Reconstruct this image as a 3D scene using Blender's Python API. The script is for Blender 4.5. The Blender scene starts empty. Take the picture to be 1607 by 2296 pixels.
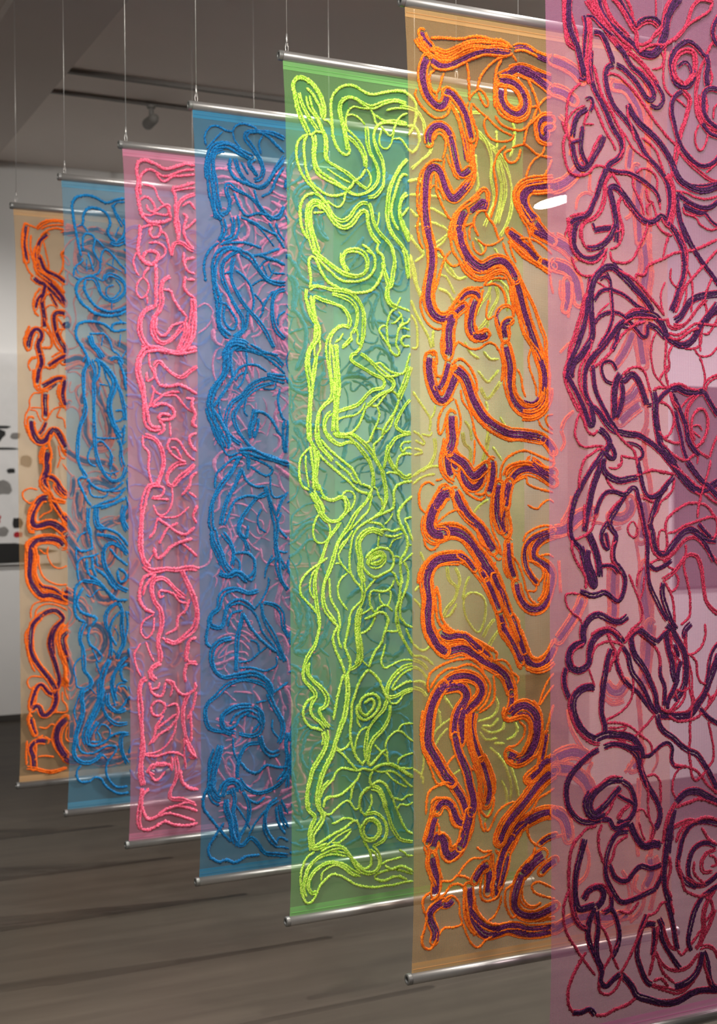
import bpy, bmesh, math, random
import numpy as np
from mathutils import Vector, Matrix

S = bpy.context.scene
COL = S.collection
random.seed(7)
RNG = np.random.default_rng(7)

# ------------------------------------------------------------------ camera
CAMROWS = [(0.897423, -0.441105, -0.007574), (0.011886, 0.007014, 0.999905), (0.441010, 0.897428, -0.011538), (0.000000, 0.000000, 1.418140)]          # right, up, forward, position
cam = bpy.data.cameras.new('camera')
cam_o = bpy.data.objects.new('camera', cam); COL.objects.link(cam_o)
_r, _u, _f, _p = [Vector(v) for v in CAMROWS]
cam_o.matrix_world = Matrix(((_r.x, _u.x, -_f.x, _p.x), (_r.y, _u.y, -_f.y, _p.y), (_r.z, _u.z, -_f.z, _p.z), (0, 0, 0, 1)))
cam.sensor_fit = 'HORIZONTAL'; cam.sensor_width = 36.0
cam.lens = 2972.39 / 1607 * 36.0
cam.clip_start = 0.05; cam.clip_end = 60
cam.dof.use_dof = True; cam.dof.focus_distance = 3.15; cam.dof.aperture_fstop = 6.5
S.camera = cam_o

# ------------------------------------------------------------------ world, lights, exposure
w = bpy.data.worlds.new('World'); S.world = w; w.use_nodes = True
w.node_tree.nodes['Background'].inputs[0].default_value = (1.0, 0.93, 0.87, 1)
w.node_tree.nodes['Background'].inputs[1].default_value = 0.02
S.view_settings.view_transform = 'Standard'; S.view_settings.look = 'None'
S.view_settings.exposure = 0.2; S.view_settings.gamma = 1.0
S.view_settings.use_curve_mapping = False
S.cycles.transparent_max_bounces = 40
S.cycles.max_bounces = 10; S.cycles.diffuse_bounces = 4; S.cycles.transmission_bounces = 8
S.cycles.sample_clamp_indirect = 6.0
S.cycles.use_denoising = True
S.render.film_transparent = False

def spot(name, loc, target, power, angle, blend, radius, color=(1, 0.96, 0.91)):
    l = bpy.data.lights.new(name, 'SPOT'); l.energy = power; l.color = color
    l.spot_size = math.radians(angle); l.spot_blend = blend; l.shadow_soft_size = radius
    o = bpy.data.objects.new(name, l); COL.objects.link(o)
    o.location = loc
    d = Vector(target) - Vector(loc)
    o.rotation_euler = d.to_track_quat('-Z', 'Y').to_euler()
    return o
# track spots of the gallery: in front of the row of panels, along its left flank, and on the walls
spot('spot_front', (0.9, -1.6, 3.4), (2.0, 2.6, 2.1), 600, 54, 1.0, 0.12)
spot('spot_front', (-0.4, 0.2, 3.4), (1.6, 3.6, 2.2), 450, 66, 1.0, 0.12)
spot('spot_flank', (-0.8, 1.9, 3.4), (1.3, 4.4, 1.9), 150, 60, 1.0, 0.12)
# added fill spots above the gaps, brightening panel tops and overlapped yarn
for gy, gx, gp in ((1.75, 2.0, 44), (2.30, 1.9, 44), (2.78, 2.12, 120), (3.28, 1.98, 80), (3.80, 1.9, 125), (4.34, 1.7, 45), (4.94, 1.55, 24)):
    spot('gap_fill', (gx, gy, 3.5), (gx, gy + 0.42, 1.6), gp, 74, 1.0, 0.06)
spot('floor_fill', (0.1, 2.3, 3.45), (0.65, 2.8, 0.0), 560, 46, 1.0, 0.08)  # added downlight, brightens the floor at lower left
spot('spot_right', (6.6, 3.5, 3.3), (1.0, 4.0, 0.1), 1500, 50, 0.7, 0.04)
spot('spot_wall', (1.2, 5.8, 3.4), (1.6, 8.6, 1.75), 175, 50, 1.0, 0.1)
spot('spot_wall', (4.6, 5.9, 3.4), (4.8, 8.6, 1.75), 200, 56, 1.0, 0.1)
spot('spot_partition', (4.6, 2.6, 3.4), (4.7, 5.2, 1.35), 150, 46, 1.0, 0.1)

# ------------------------------------------------------------------ materials
def new_mat(name):
    m = bpy.data.materials.new(name); m.use_nodes = True
    nt = m.node_tree; nt.nodes.clear()
    out = nt.nodes.new('ShaderNodeOutputMaterial')
    return m, nt, out
def N(nt, t, **kw):
    n = nt.nodes.new(t)
    for k, v in kw.items():
        if k in n.inputs.keys(): n.inputs[k].default_value = v
        else: setattr(n, k, v)
    return n
def rgba(c): return (c[0], c[1], c[2], 1)

def mat_plain(name, col, rough=0.7, metal=0.0, var=0.12, scale=8.0, bump=0.0, spec=0.4):
    m, nt, out = new_mat(name)
    b = N(nt, 'ShaderNodeBsdfPrincipled'); b.inputs['Roughness'].default_value = rough
    b.inputs['Metallic'].default_value = metal; b.inputs['Specular IOR Level'].default_value = spec
    tc = N(nt, 'ShaderNodeTexCoord'); no = N(nt, 'ShaderNodeTexNoise'); no.inputs['Scale'].default_value = scale
    no.inputs['Detail'].default_value = 4
    nt.links.new(tc.outputs['Object'], no.inputs['Vector'])
    mx = N(nt, 'ShaderNodeMix', data_type='RGBA')
    mx.inputs[6].default_value = rgba([c * (1 - var) for c in col]); mx.inputs[7].default_value = rgba([min(1, c * (1 + var)) for c in col])
    nt.links.new(no.outputs['Fac'], mx.inputs[0]); nt.links.new(mx.outputs[2], b.inputs['Base Color'])
    if bump:
        bp = N(nt, 'ShaderNodeBump'); bp.inputs['Strength'].default_value = bump; bp.inputs['Distance'].default_value = 0.01
        nt.links.new(no.outputs['Fac'], bp.inputs['Height']); nt.links.new(bp.outputs[0], b.inputs['Normal'])
    nt.links.new(b.outputs[0], out.inputs[0])
    return m

def mat_yarn(name, dark, light, scale=430.0):
    m, nt, out = new_mat(name)
    tc = N(nt, 'ShaderNodeTexCoord')
    no = N(nt, 'ShaderNodeTexNoise'); no.inputs['Scale'].default_value = scale; no.inputs['Detail'].default_value = 2
    nt.links.new(tc.outputs['Object'], no.inputs['Vector'])
    ramp = N(nt, 'ShaderNodeValToRGB')
    ramp.color_ramp.elements[0].position = 0.43; ramp.color_ramp.elements[0].color = rgba(dark)
    ramp.color_ramp.elements[1].position = 0.58; ramp.color_ramp.elements[1].color = rgba(light)
    nt.links.new(no.outputs['Fac'], ramp.inputs[0])
    bp = N(nt, 'ShaderNodeBump'); bp.inputs['Strength'].default_value = 0.6; bp.inputs['Distance'].default_value = 0.002
    nt.links.new(no.outputs['Fac'], bp.inputs['Height'])
    d = N(nt, 'ShaderNodeBsdfPrincipled'); d.inputs['Roughness'].default_value = 0.75
    d.inputs['Specular IOR Level'].default_value = 0.15
    d.inputs['Sheen Weight'].default_value = 0.12
    nt.links.new(ramp.outputs[0], d.inputs['Base Color']); nt.links.new(bp.outputs[0], d.inputs['Normal'])
    nt.links.new(d.outputs[0], out.inputs[0])
    return m

def mat_sheer(name, body, tint, fac, thread=0.0026, weave=0.12):
    """woven organza: threads scatter light, the gaps between them let it through"""
    m, nt, out = new_mat(name)
    tc = N(nt, 'ShaderNodeTexCoord')
    wv = []
    for axis in ('X', 'Z'):
        wn = N(nt, 'ShaderNodeTexWave', wave_type='BANDS', bands_direction=axis)
        wn.inputs['Scale'].default_value = 0.314 / thread; wn.inputs['Distortion'].default_value = 0.6
        wn.inputs['Detail'].default_value = 1
        nt.links.new(tc.outputs['Object'], wn.inputs['Vector']); wv.append(wn)
    ad = N(nt, 'ShaderNodeMath', operation='ADD')
    nt.links.new(wv[0].outputs['Fac'], ad.inputs[0]); nt.links.new(wv[1].outputs['Fac'], ad.inputs[1])
    no = N(nt, 'ShaderNodeTexNoise'); no.inputs['Scale'].default_value = 5; no.inputs['Detail'].default_value = 3
    nt.links.new(tc.outputs['Object'], no.inputs['Vector'])
    m1 = N(nt, 'ShaderNodeMath', operation='MULTIPLY_ADD'); m1.inputs[1].default_value = weave; m1.inputs[2].default_value = fac - weave
    nt.links.new(ad.outputs[0], m1.inputs[0])
    m2 = N(nt, 'ShaderNodeMath', operation='MULTIPLY_ADD'); m2.inputs[1].default_value = 0.06
    nt.links.new(no.outputs['Fac'], m2.inputs[0]); nt.links.new(m1.outputs[0], m2.inputs[2])
    m3 = N(nt, 'ShaderNodeMath', operation='SUBTRACT', use_clamp=True); m3.inputs[1].default_value = 0.03
    nt.links.new(m2.outputs[0], m3.inputs[0])
    tr = N(nt, 'ShaderNodeBsdfTransparent'); tr.inputs[0].default_value = rgba(tint)
    df = N(nt, 'ShaderNodeBsdfDiffuse'); df.inputs[0].default_value = rgba(body)
    tl = N(nt, 'ShaderNodeBsdfTranslucent'); tl.inputs[0].default_value = rgba(body)
    mxd = N(nt, 'ShaderNodeMixShader'); mxd.inputs[0].default_value = 0.4
    nt.links.new(df.outputs[0], mxd.inputs[1]); nt.links.new(tl.outputs[0], mxd.inputs[2])
    mx = N(nt, 'ShaderNodeMixShader')
    nt.links.new(m3.outputs[0], mx.inputs[0]); nt.links.new(tr.outputs[0], mx.inputs[1]); nt.links.new(mxd.outputs[0], mx.inputs[2])
    nt.links.new(mx.outputs[0], out.inputs[0])
    return m

def mat_floor():
    m, nt, out = new_mat('polished_concrete')
    tc = N(nt, 'ShaderNodeTexCoord'); mp = N(nt, 'ShaderNodeMapping'); mp.inputs['Scale'].default_value = (0.55, 6.0, 1)
    nt.links.new(tc.outputs['Object'], mp.inputs['Vector'])
    no = N(nt, 'ShaderNodeTexNoise'); no.inputs['Scale'].default_value = 1.6; no.inputs['Detail'].default_value = 6; no.inputs['Roughness'].default_value = 0.6
    nt.links.new(mp.outputs[0], no.inputs['Vector'])
    ramp = N(nt, 'ShaderNodeValToRGB')
    ramp.color_ramp.elements[0].position = 0.3; ramp.color_ramp.elements[0].color = rgba((0.044, 0.035, 0.026))
    ramp.color_ramp.elements[1].position = 0.72; ramp.color_ramp.elements[1].color = rgba((0.070, 0.057, 0.043))
    nt.links.new(no.outputs['Fac'], ramp.inputs[0])
    b = N(nt, 'ShaderNodeBsdfPrincipled'); b.inputs['Roughness'].default_value = 0.5; b.inputs['Specular IOR Level'].default_value = 0.25
    nt.links.new(ramp.outputs[0], b.inputs['Base Color']); nt.links.new(b.outputs[0], out.inputs[0])
    return m

def mat_emit(name, col, strength):
    m, nt, out = new_mat(name)
    e = N(nt, 'ShaderNodeEmission'); e.inputs[0].default_value = rgba(col); e.inputs[1].default_value = strength
    nt.links.new(e.outputs[0], out.inputs[0]); return m

M_FLOOR = mat_floor()
M_CEIL = mat_plain('ceiling_paint', (0.92, 0.845, 0.79), 0.9, var=0.04, scale=2)
M_WALL = mat_plain('wall_paint', (0.78, 0.77, 0.755), 0.9, var=0.03, scale=3)
M_WALLR = mat_plain('partition_paint', (0.78, 0.77, 0.755), 0.9, var=0.03, scale=3)
M_SHADOW_GAP = mat_plain('shadow_gap_dark', (0.06, 0.055, 0.05), 0.8)  # dark colour standing in for shade at the wall foot
M_STEEL = mat_plain('brushed_steel', (0.34, 0.325, 0.31), 0.34, 0.65, var=0.06, scale=60, spec=0.8)
M_CAP = mat_plain('end_cap_steel', (0.22, 0.22, 0.21), 0.4, 0.6, var=0.1, scale=60)
M_BLACK = mat_plain('socket_black', (0.012, 0.012, 0.012), 0.5)
M_WIRE = mat_plain('wire_steel', (0.62, 0.60, 0.57), 0.45, 0.8, var=0.1, scale=80)
M_TRACK = mat_plain('track_grey', (0.24, 0.225, 0.21), 0.7)
M_SOFFIT = mat_plain('soffit_paint', (0.72, 0.655, 0.61), 0.9, var=0.04, scale=2)
M_GREY = mat_plain('painted_metal', (0.22, 0.21, 0.195), 0.6)
M_LENS = mat_emit('lamp_lens', (1.0, 0.97, 0.92), 28.0)

# ------------------------------------------------------------------ mesh helpers
def link(name, me, mat, parent=None):
    o = bpy.data.objects.new(name, me); COL.objects.link(o)
    if mat: me.materials.append(mat)
    if parent: o.parent = parent
    return o
def tag(o, label=None, cat=None, group=None, kind=None):
    for k, v in (('label', label), ('category', cat), ('group', group), ('kind', kind)):
        if v: o[k] = v
    return o
def empty(name, loc, rz=0.0):
    o = bpy.data.objects.new(name, None); COL.objects.link(o)
    o.location = loc; o.rotation_euler = (0, 0, rz); o.empty_display_size = 0.1
    return o
def bm_obj(name, bm, mat, parent=None, smooth=False):
    me = bpy.data.meshes.new(name)
    bmesh.ops.recalc_face_normals(bm, faces=bm.faces)
    bm.to_mesh(me); bm.free()
    if smooth: me.shade_smooth()
    return link(name, me, mat, parent)
def add_box(bm, lo, hi, bevel=0.0):
    r = bmesh.ops.create_cube(bm, size=1.0)
    c = [(a + b) / 2 for a, b in zip(lo, hi)]; s = [b - a for a, b in zip(lo, hi)]
    for v in r['verts']:
        v.co = Vector((c[0] + v.co.x * s[0], c[1] + v.co.y * s[1], c[2] + v.co.z * s[2]))
    if bevel:
        es = {e for v in r['verts'] for e in v.link_edges}
        bmesh.ops.bevel(bm, geom=list(es), offset=bevel, segments=2, affect='EDGES')
def box(name, lo, hi, mat, parent=None, bevel=0.0, kind=None):
    bm = bmesh.new(); add_box(bm, lo, hi, bevel)
    o = bm_obj(name, bm, mat, parent)
    if kind: o['kind'] = kind
    return o
def lathe(bm, prof, axis='X', seg=28, at=(0, 0, 0)):
    """profile of (along, radius) revolved about an axis"""
    rings = []
    for (t, r) in prof:
        ring = []
        for k in range(seg):
            a = 2 * math.pi * k / seg; c, s = r * math.cos(a), r * math.sin(a)
            p = (t, c, s) if axis == 'X' else ((c, t, s) if axis == 'Y' else (c, s, t))
            ring.append(bm.verts.new((p[0] + at[0], p[1] + at[1], p[2] + at[2])))
        rings.append(ring)
    for a, b in zip(rings[:-1], rings[1:]):
        for k in range(seg):
            bm.faces.new((a[k], a[(k + 1) % seg], b[(k + 1) % seg], b[k]))
    bm.faces.new(rings[0][::-1]); bm.faces.new(rings[-1])
def tube_pts(pts, rad, nsides, flat=1.0, lobes=0.0, pitch=0.009, jitter=0.0):
    """numpy tube along pts (k,3) lying near the x-z plane; returns verts, quads"""
    n = len(pts)
    t = np.gradient(pts, axis=0); t /= np.linalg.norm(t, axis=1)[:, None] + 1e-9
    side = np.stack([-t[:, 2], np.zeros(n), t[:, 0]], 1)
    L = np.concatenate([[0], np.cumsum(np.linalg.norm(np.diff(pts, axis=0), axis=1))])
    th = np.arange(nsides) * 2 * math.pi / nsides
    r = np.full((n, nsides), rad)
    if lobes: r = r * (1 + lobes * np.cos(2 * th[None, :] + (2 * math.pi / pitch) * L[:, None] + RNG.random() * 6))
    if jitter: r = r * (1 + jitter * RNG.standard_normal((n, nsides)))
    tap = np.minimum(1.0, 0.45 + np.minimum(L, L[-1] - L) / (rad * 2.2 + 1e-9)); r = r * tap[:, None]
    v = pts[:, None, :] + side[:, None, :] * (r * np.cos(th))[:, :, None]
    v[:, :, 1] += -(r * np.sin(th)) * flat
    i = np.arange(n - 1)[:, None] * nsides; k = np.arange(nsides)[None, :]; k2 = (k + 1) % nsides
    q = np.stack([i + k, i + k2, i + nsides + k2, i + nsides + k], -1).reshape(-1, 4)
    return v.reshape(-1, 3), q
def quads_mesh(name, parts):
    vs, qs, off = [], [], 0
    for v, q in parts:
        vs.append(v); qs.append(q + off); off += len(v)
    v = np.concatenate(vs); q = np.concatenate(qs)
    me = bpy.data.meshes.new(name)
    me.vertices.add(len(v)); me.vertices.foreach_set('co', v.astype(np.float32).ravel())
    me.loops.add(q.size); me.loops.foreach_set('vertex_index', q.astype(np.int32).ravel())
    me.polygons.add(len(q)); me.polygons.foreach_set('loop_start', np.arange(0, q.size, 4, dtype=np.int32))
    me.update(calc_edges=True); me.shade_smooth()
    return me

# ------------------------------------------------------------------ the room
box('floor', (-5, -7, -0.1), (10, 9, 0.0), M_FLOOR, kind='structure')
box('ceiling', (-5, -7, 3.58), (10, 9, 3.7), M_CEIL, kind='structure')
box('wall_back', (-5, 8.62, 0.0), (10, 8.8, 3.58), M_WALL, kind='structure')
box('wall_left', (-5.2, -7, 0.0), (-5, 9, 3.58), M_WALL, kind='structure')
box('wall_right', (10, -7, 0.0), (10.2, 9, 3.58), M_WALL, kind='structure')
box('wall_front', (-5, -7.2, 0.0), (10, -7, 3.58), M_WALL, kind='structure')
box('wall_partition', (3.8, 5.23, 0.0), (10, 5.4, 3.58), M_WALLR, kind='structure')
box('shadow_gap_back', (-5, 8.606, 0.0), (10, 8.62, 0.035), M_SHADOW_GAP, kind='structure')  # dark strip drawn as the shadow gap under the back wall
box('trim_1', (1.19, -7, 3.53), (1.63, 8.62, 3.58), M_SOFFIT, kind='structure')
box('trim_2', (1.50, 6.625, 3.560), (10, 6.655, 3.58), M_TRACK, kind='structure')
box('trim_3', (1.50, 7.00, 3.563), (10, 7.025, 3.58), M_TRACK, kind='structure')

# ------------------------------------------------------------------ hanging panels
YARN = {
    0: dict(o=mat_yarn('orange_yarn_far', (0.70, 0.085, 0.004), (0.95, 0.19, 0.010), 300), p=mat_yarn('purple_yarn_far', (0.035, 0.004, 0.04), (0.10, 0.012, 0.09), 300)),
    1: dict(b=mat_yarn('blue_yarn_far', (0.0, 0.085, 0.25), (0.006, 0.23, 0.52), 300)),
    2: dict(k=mat_yarn('pink_yarn', (0.60, 0.03, 0.09), (0.98, 0.22, 0.34), 340)),
    3: dict(b=mat_yarn('blue_yarn', (0.0, 0.045, 0.16), (0.003, 0.19, 0.46), 380)),
    4: dict(g=mat_yarn('lime_yarn', (0.15, 0.44, 0.006), (0.78, 1.0, 0.18))),
    5: dict(o=mat_yarn('orange_yarn', (0.74, 0.075, 0.003), (1.0, 0.30, 0.015)), p=mat_yarn('purple_yarn', (0.04, 0.003, 0.04), (0.25, 0.045, 0.19))),
    6: dict(r=mat_yarn('crimson_yarn', (0.22, 0.004, 0.025), (0.66, 0.045, 0.11)), p=mat_yarn('dark_purple_yarn', (0.012, 0.001, 0.016), (0.095, 0.010, 0.095))),
}
PANELS = [
    dict(name='sheer_textile_panel', loc=(1.1176, 5.4579, 0.2501), rot=0.00038, h=2.3599, w=0.8152, label='amber sheer panel with orange and purple yarn, smallest in view, farthest back at left', cloth='amber_cloth_far', body=(0.80, 0.50, 0.25), tint=(1.0, 0.88, 0.72), fac=0.33, step=0.006, yarn=0.009, more=[(5, 0.20, 0.78, {'o': 'o', 'p': 'p'})]),
    dict(name='sheer_textile_panel', loc=(1.1782, 4.8964, 0.2496), rot=0.00064, h=2.3600, w=0.8152, label='pale blue sheer panel with blue yarn, between the farthest amber panel and the pink one', cloth='blue_cloth_far', body=(0.12, 0.38, 0.56), tint=(0.86, 0.95, 1.0), fac=0.38, step=0.006, yarn=0.009, more=[(6, 0.245, 0.43, {'r': 'b', 'p': 'b'}), (6, 0.045, 0.37, {'r': 'b', 'p': 'b'}, 1)]),
    dict(name='sheer_textile_panel', loc=(1.2530, 4.3546, 0.2475), rot=0.00179, h=2.3587, w=0.8152, label='pink sheer panel sewn with looping pink yarn, third from the back of the row', cloth='pink_cloth', body=(0.84, 0.32, 0.46), tint=(1.0, 0.85, 0.93), fac=0.41, step=0.006, yarn=0.009, more=[(4, 0.32, 0.48, {'g': 'k'}), (2, 0.04, 0.34, {'k': 'k'}, 1), (6, 0.14, 0.46, {'r': 'k'}, 1)]),
    dict(name='sheer_textile_panel', loc=(1.3210, 3.8352, 0.2481), rot=-0.00026, h=2.3593, w=0.8152, label='deep blue sheer panel with dark blue yarn, just behind the lime green panel', cloth='blue_cloth', body=(0.06, 0.33, 0.57), tint=(0.76, 0.93, 1.0), fac=0.36, step=0.005, yarn=0.008, more=[(6, 0.31, 0.47, {'r': 'b', 'p': 'b'}), (6, 0.045, 0.33, {'r': 'b', 'p': 'b'}, 1)]),
    dict(name='sheer_textile_panel', loc=(1.4067, 3.3359, 0.2562), rot=0.01556, h=2.3630, w=0.8152, label='green sheer panel with bright lime yarn loops, in the middle of the row', cloth='green_cloth', body=(0.31, 0.72, 0.23), tint=(0.86, 0.98, 0.84), fac=0.33, step=0.0045, yarn=0.0065, more=[]),
    dict(name='sheer_textile_panel', loc=(1.5055, 2.8192, 0.2487), rot=-0.01807, h=2.3590, w=0.8152, label='amber sheer panel with thick purple and orange yarn bands, second nearest the camera', cloth='amber_cloth', body=(0.82, 0.49, 0.21), tint=(1.0, 0.92, 0.80), fac=0.33, step=0.0042, yarn=0.0058, more=[]),
    dict(name='sheer_textile_panel', loc=(1.5574, 2.3111, 0.2498), rot=-0.00005, h=2.3600, w=0.8152, label='magenta sheer panel with crimson and dark purple yarn, nearest, cut off by the right edge', cloth='magenta_cloth', body=(0.74, 0.29, 0.52), tint=(1.0, 0.85, 0.96), fac=0.35, step=0.004, yarn=0.0056, more=[(6, 0.045, 0.335, {'r': 'r', 'p': 'p'}, 1)]),
]
DATA = {}
# yarn drawing of panel 0: kind width,border; then x,z pairs on the cloth in half millimetres
DATA[0] = '''
p23,20;128,4564 116,4491 110,4413 120,4337 125,4282
o18,0;111,4568 122,4580 155,4572 210,4554
o18,0;105,4512 98,4401 114,4292 140,4205 184,4153
o33,0;210,4543 255,4591 322,4619 389,4625 440,4618
o18,0;243,4546 299,4573 367,4589 440,4596
o20,0;243,4490 299,4539 366,4562 439,4556
p23,13;299,4506 242,4457 225,4411 219,4366
p30,15;214,4355 207,4288 212,4221 240,4179 295,4138 350,4075 406,4011 439,3957
p25,18;225,4333 252,4269 273,4214 329,4185 385,4166 441,4125
o38,0;220,4411 197,4353 202,4265 218,4200 262,4169 339,4119 395,4077 440,4035
o18,0;165,4495 159,4406 180,4297 207,4221 206,4165
o15,0;265,4448 286,4360 307,4273 307,4217
o18,0;438,4383 409,4358 425,4303 419,4236 385,4177
p28,15;184,4142 228,4106 278,4098 266,4036 248,3957 259,3891 269,3825 269,3746
p23,13;283,4082 339,4040 394,3977 439,3934
p18,13;249,4013 215,3966 198,3898
o20,0;238,4068 194,4009 176,3931 192,3865 225,3833
p15,10;316,4028 349,3963 371,3919
o18,0;316,4028 271,3992 248,3946
o15,0;270,3891 315,3927 371,3919
p28,18;438,3867 382,3875 348,3851 353,3773 369,3696 402,3630 435,3575 429,3519 378,3483 332,3437
o18,0;381,3830 414,3776 437,3744
o18,0;357,3695 380,3730 437,3732
p30,18;134,3574 146,3652 179,3720 224,3722 245,3667 212,3610 227,3533 243,3467 232,3426
p13,0;218,3677 201,3632
o23,0;257,3735 301,3692 323,3638 311,3581 245,3578
o25,0;147,3752 113,3672 101,3605 133,3540
o18,0;132,3429 155,3475 210,3499
o20,0;258,3824 302,3748 335,3672 368,3584 423,3541
o18,0;322,3503 401,3551
o15,0;210,3502 155,3489 132,3433 154,3383
p30,18;233,3503 238,3448 215,3391 209,3335 203,3285
o28,0;176,3401 175,3323 197,3246 252,3225 319,3261
p23,18;299,3428 344,3463 400,3499 434,3511
o18,0;221,3402 299,3416 310,3394
p28,18;247,3259 309,3294 365,3329 421,3331
p30,18;432,3320 421,3264 409,3207 419,3152 436,3107
o20,0;387,3285 369,3206 397,3140 430,3084
p33,18;269,3203 262,3136 267,3070 267,3014
p20,0;365,3290 297,3238
o15,0;241,3208 174,3201 140,3144 140,3089 106,3022 100,2944 126,2867
o13,0;140,3083 206,3085 239,3080
o13,0;140,3067 195,3057 211,3013 238,2969
o15,0;283,2992 329,3071 385,3095 430,3090
o13,0;396,3084 362,3016 418,2994 434,2916
p38,20;150,2978 155,2912 176,2845 214,2801 265,2813 293,2858 327,2914 372,2881 405,2815 432,2759
p20,13;272,2969 249,2913 215,2868
o23,0;116,2944 137,2845 181,2790
o30,0;259,2779 224,2701 224,2623
o25,0;304,2869 292,2791 314,2702 290,2623
p43,20;286,2724 274,2657 279,2590 262,2534 244,2478 266,2422
p28,18;267,2523 323,2511 356,2478 378,2433 412,2388 428,2376
p23,18;345,2444 378,2388 428,2360
o15,0;371,2781 392,2680 431,2669
o13,0;392,2680 357,2590
o38,0;234,2534 233,2445 299,2377
o15,0;199,2411 133,2423 78,2390 88,2334 143,2300 198,2344
p43,20;276,2344 232,2344 187,2289 153,2222 147,2156 174,2111 230,2121 297,2142 364,2108 425,2050
p20,20;310,2344 354,2265 398,2197 426,2140
o38,0;288,2400 321,2332 377,2321 428,2309
o15,0;298,2299 309,2243 242,2210 208,2177
o30,0;176,2300 131,2212 119,2134 129,2067 173,2066
p38,28;407,1953 374,1987 318,2005 239,2007 173,1991 139,1937 133,1859 126,1770 131,1681 169,1602 224,1538 279,1547 346,1528 431,1496
o38,0;161,1947 177,1858 170,1769 181,1679 224,1611
p18,15;197,1645 235,1610 314,1596 369,1560 425,1524
o15,0;199,1879 204,1790 236,1700 292,1653 359,1628 432,1626
o13,0;205,1924 261,1883 283,1944
o13,0;272,1933 277,1855 315,1787 371,1763 434,1783
o25,0;105,1904 95,1971 151,2014 240,2035
o18,0;103,1704 125,1614 179,1545 246,1509 346,1528
o15,0;133,1358 134,1425 167,1479 245,1498 335,1494 425,1457
o15,0;166,1356 178,1423 234,1465 323,1467 402,1435 430,1412
p28,13;211,1377 267,1408 334,1416 379,1380 401,1340 333,1281 299,1227 281,1149 297,1081 319,1001 340,921 362,841 344,775 321,732
p30,18;211,1377 155,1324 132,1258 125,1169 130,1091 174,999 228,917 283,846 327,765
p20,13;367,1313 321,1237 309,1159 314,1058
p28,25;428,1231 388,1188 399,1109 426,1040
o38,0;412,1300 355,1224 354,1134 375,1054 408,962 407,872 384,783
o20,0;121,1292 87,1227 92,1127 118,1025 162,922
o15,0;171,787 116,791 100,848 139,884 228,873 283,846
p25,15;148,677 160,754 205,818 249,770 282,723 321,720
p35,15;327,742 326,664 309,598
p23,15;120,628 137,705 166,781 205,823 238,787 271,740 316,719
p35,15;327,735 332,668 292,592 236,552 208,576 197,622 170,646 136,615
o25,0;149,804 126,728 109,651 114,595
o15,0;384,743 383,675 416,628 416,571 314,579
p30,18;119,539 135,471 156,413
o25,0;114,595 102,529 124,460 151,402
p33,15;245,344 189,354 144,336 116,294 138,236 143,168 142,135
p43,23;409,515 358,463 335,398 334,330 367,260 412,199
o15,0;190,466 246,450 291,480 336,454
o15,0;177,221 232,222 311,209
o30,0;87,140 142,129 209,106 287,87 366,96 417,108
o18,0;89,363 83,274 82,163
o18,0;156,368 166,278 154,190
o15,0;234,384 289,345 323,286
o18,0;167,367 223,396
'''
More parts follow.
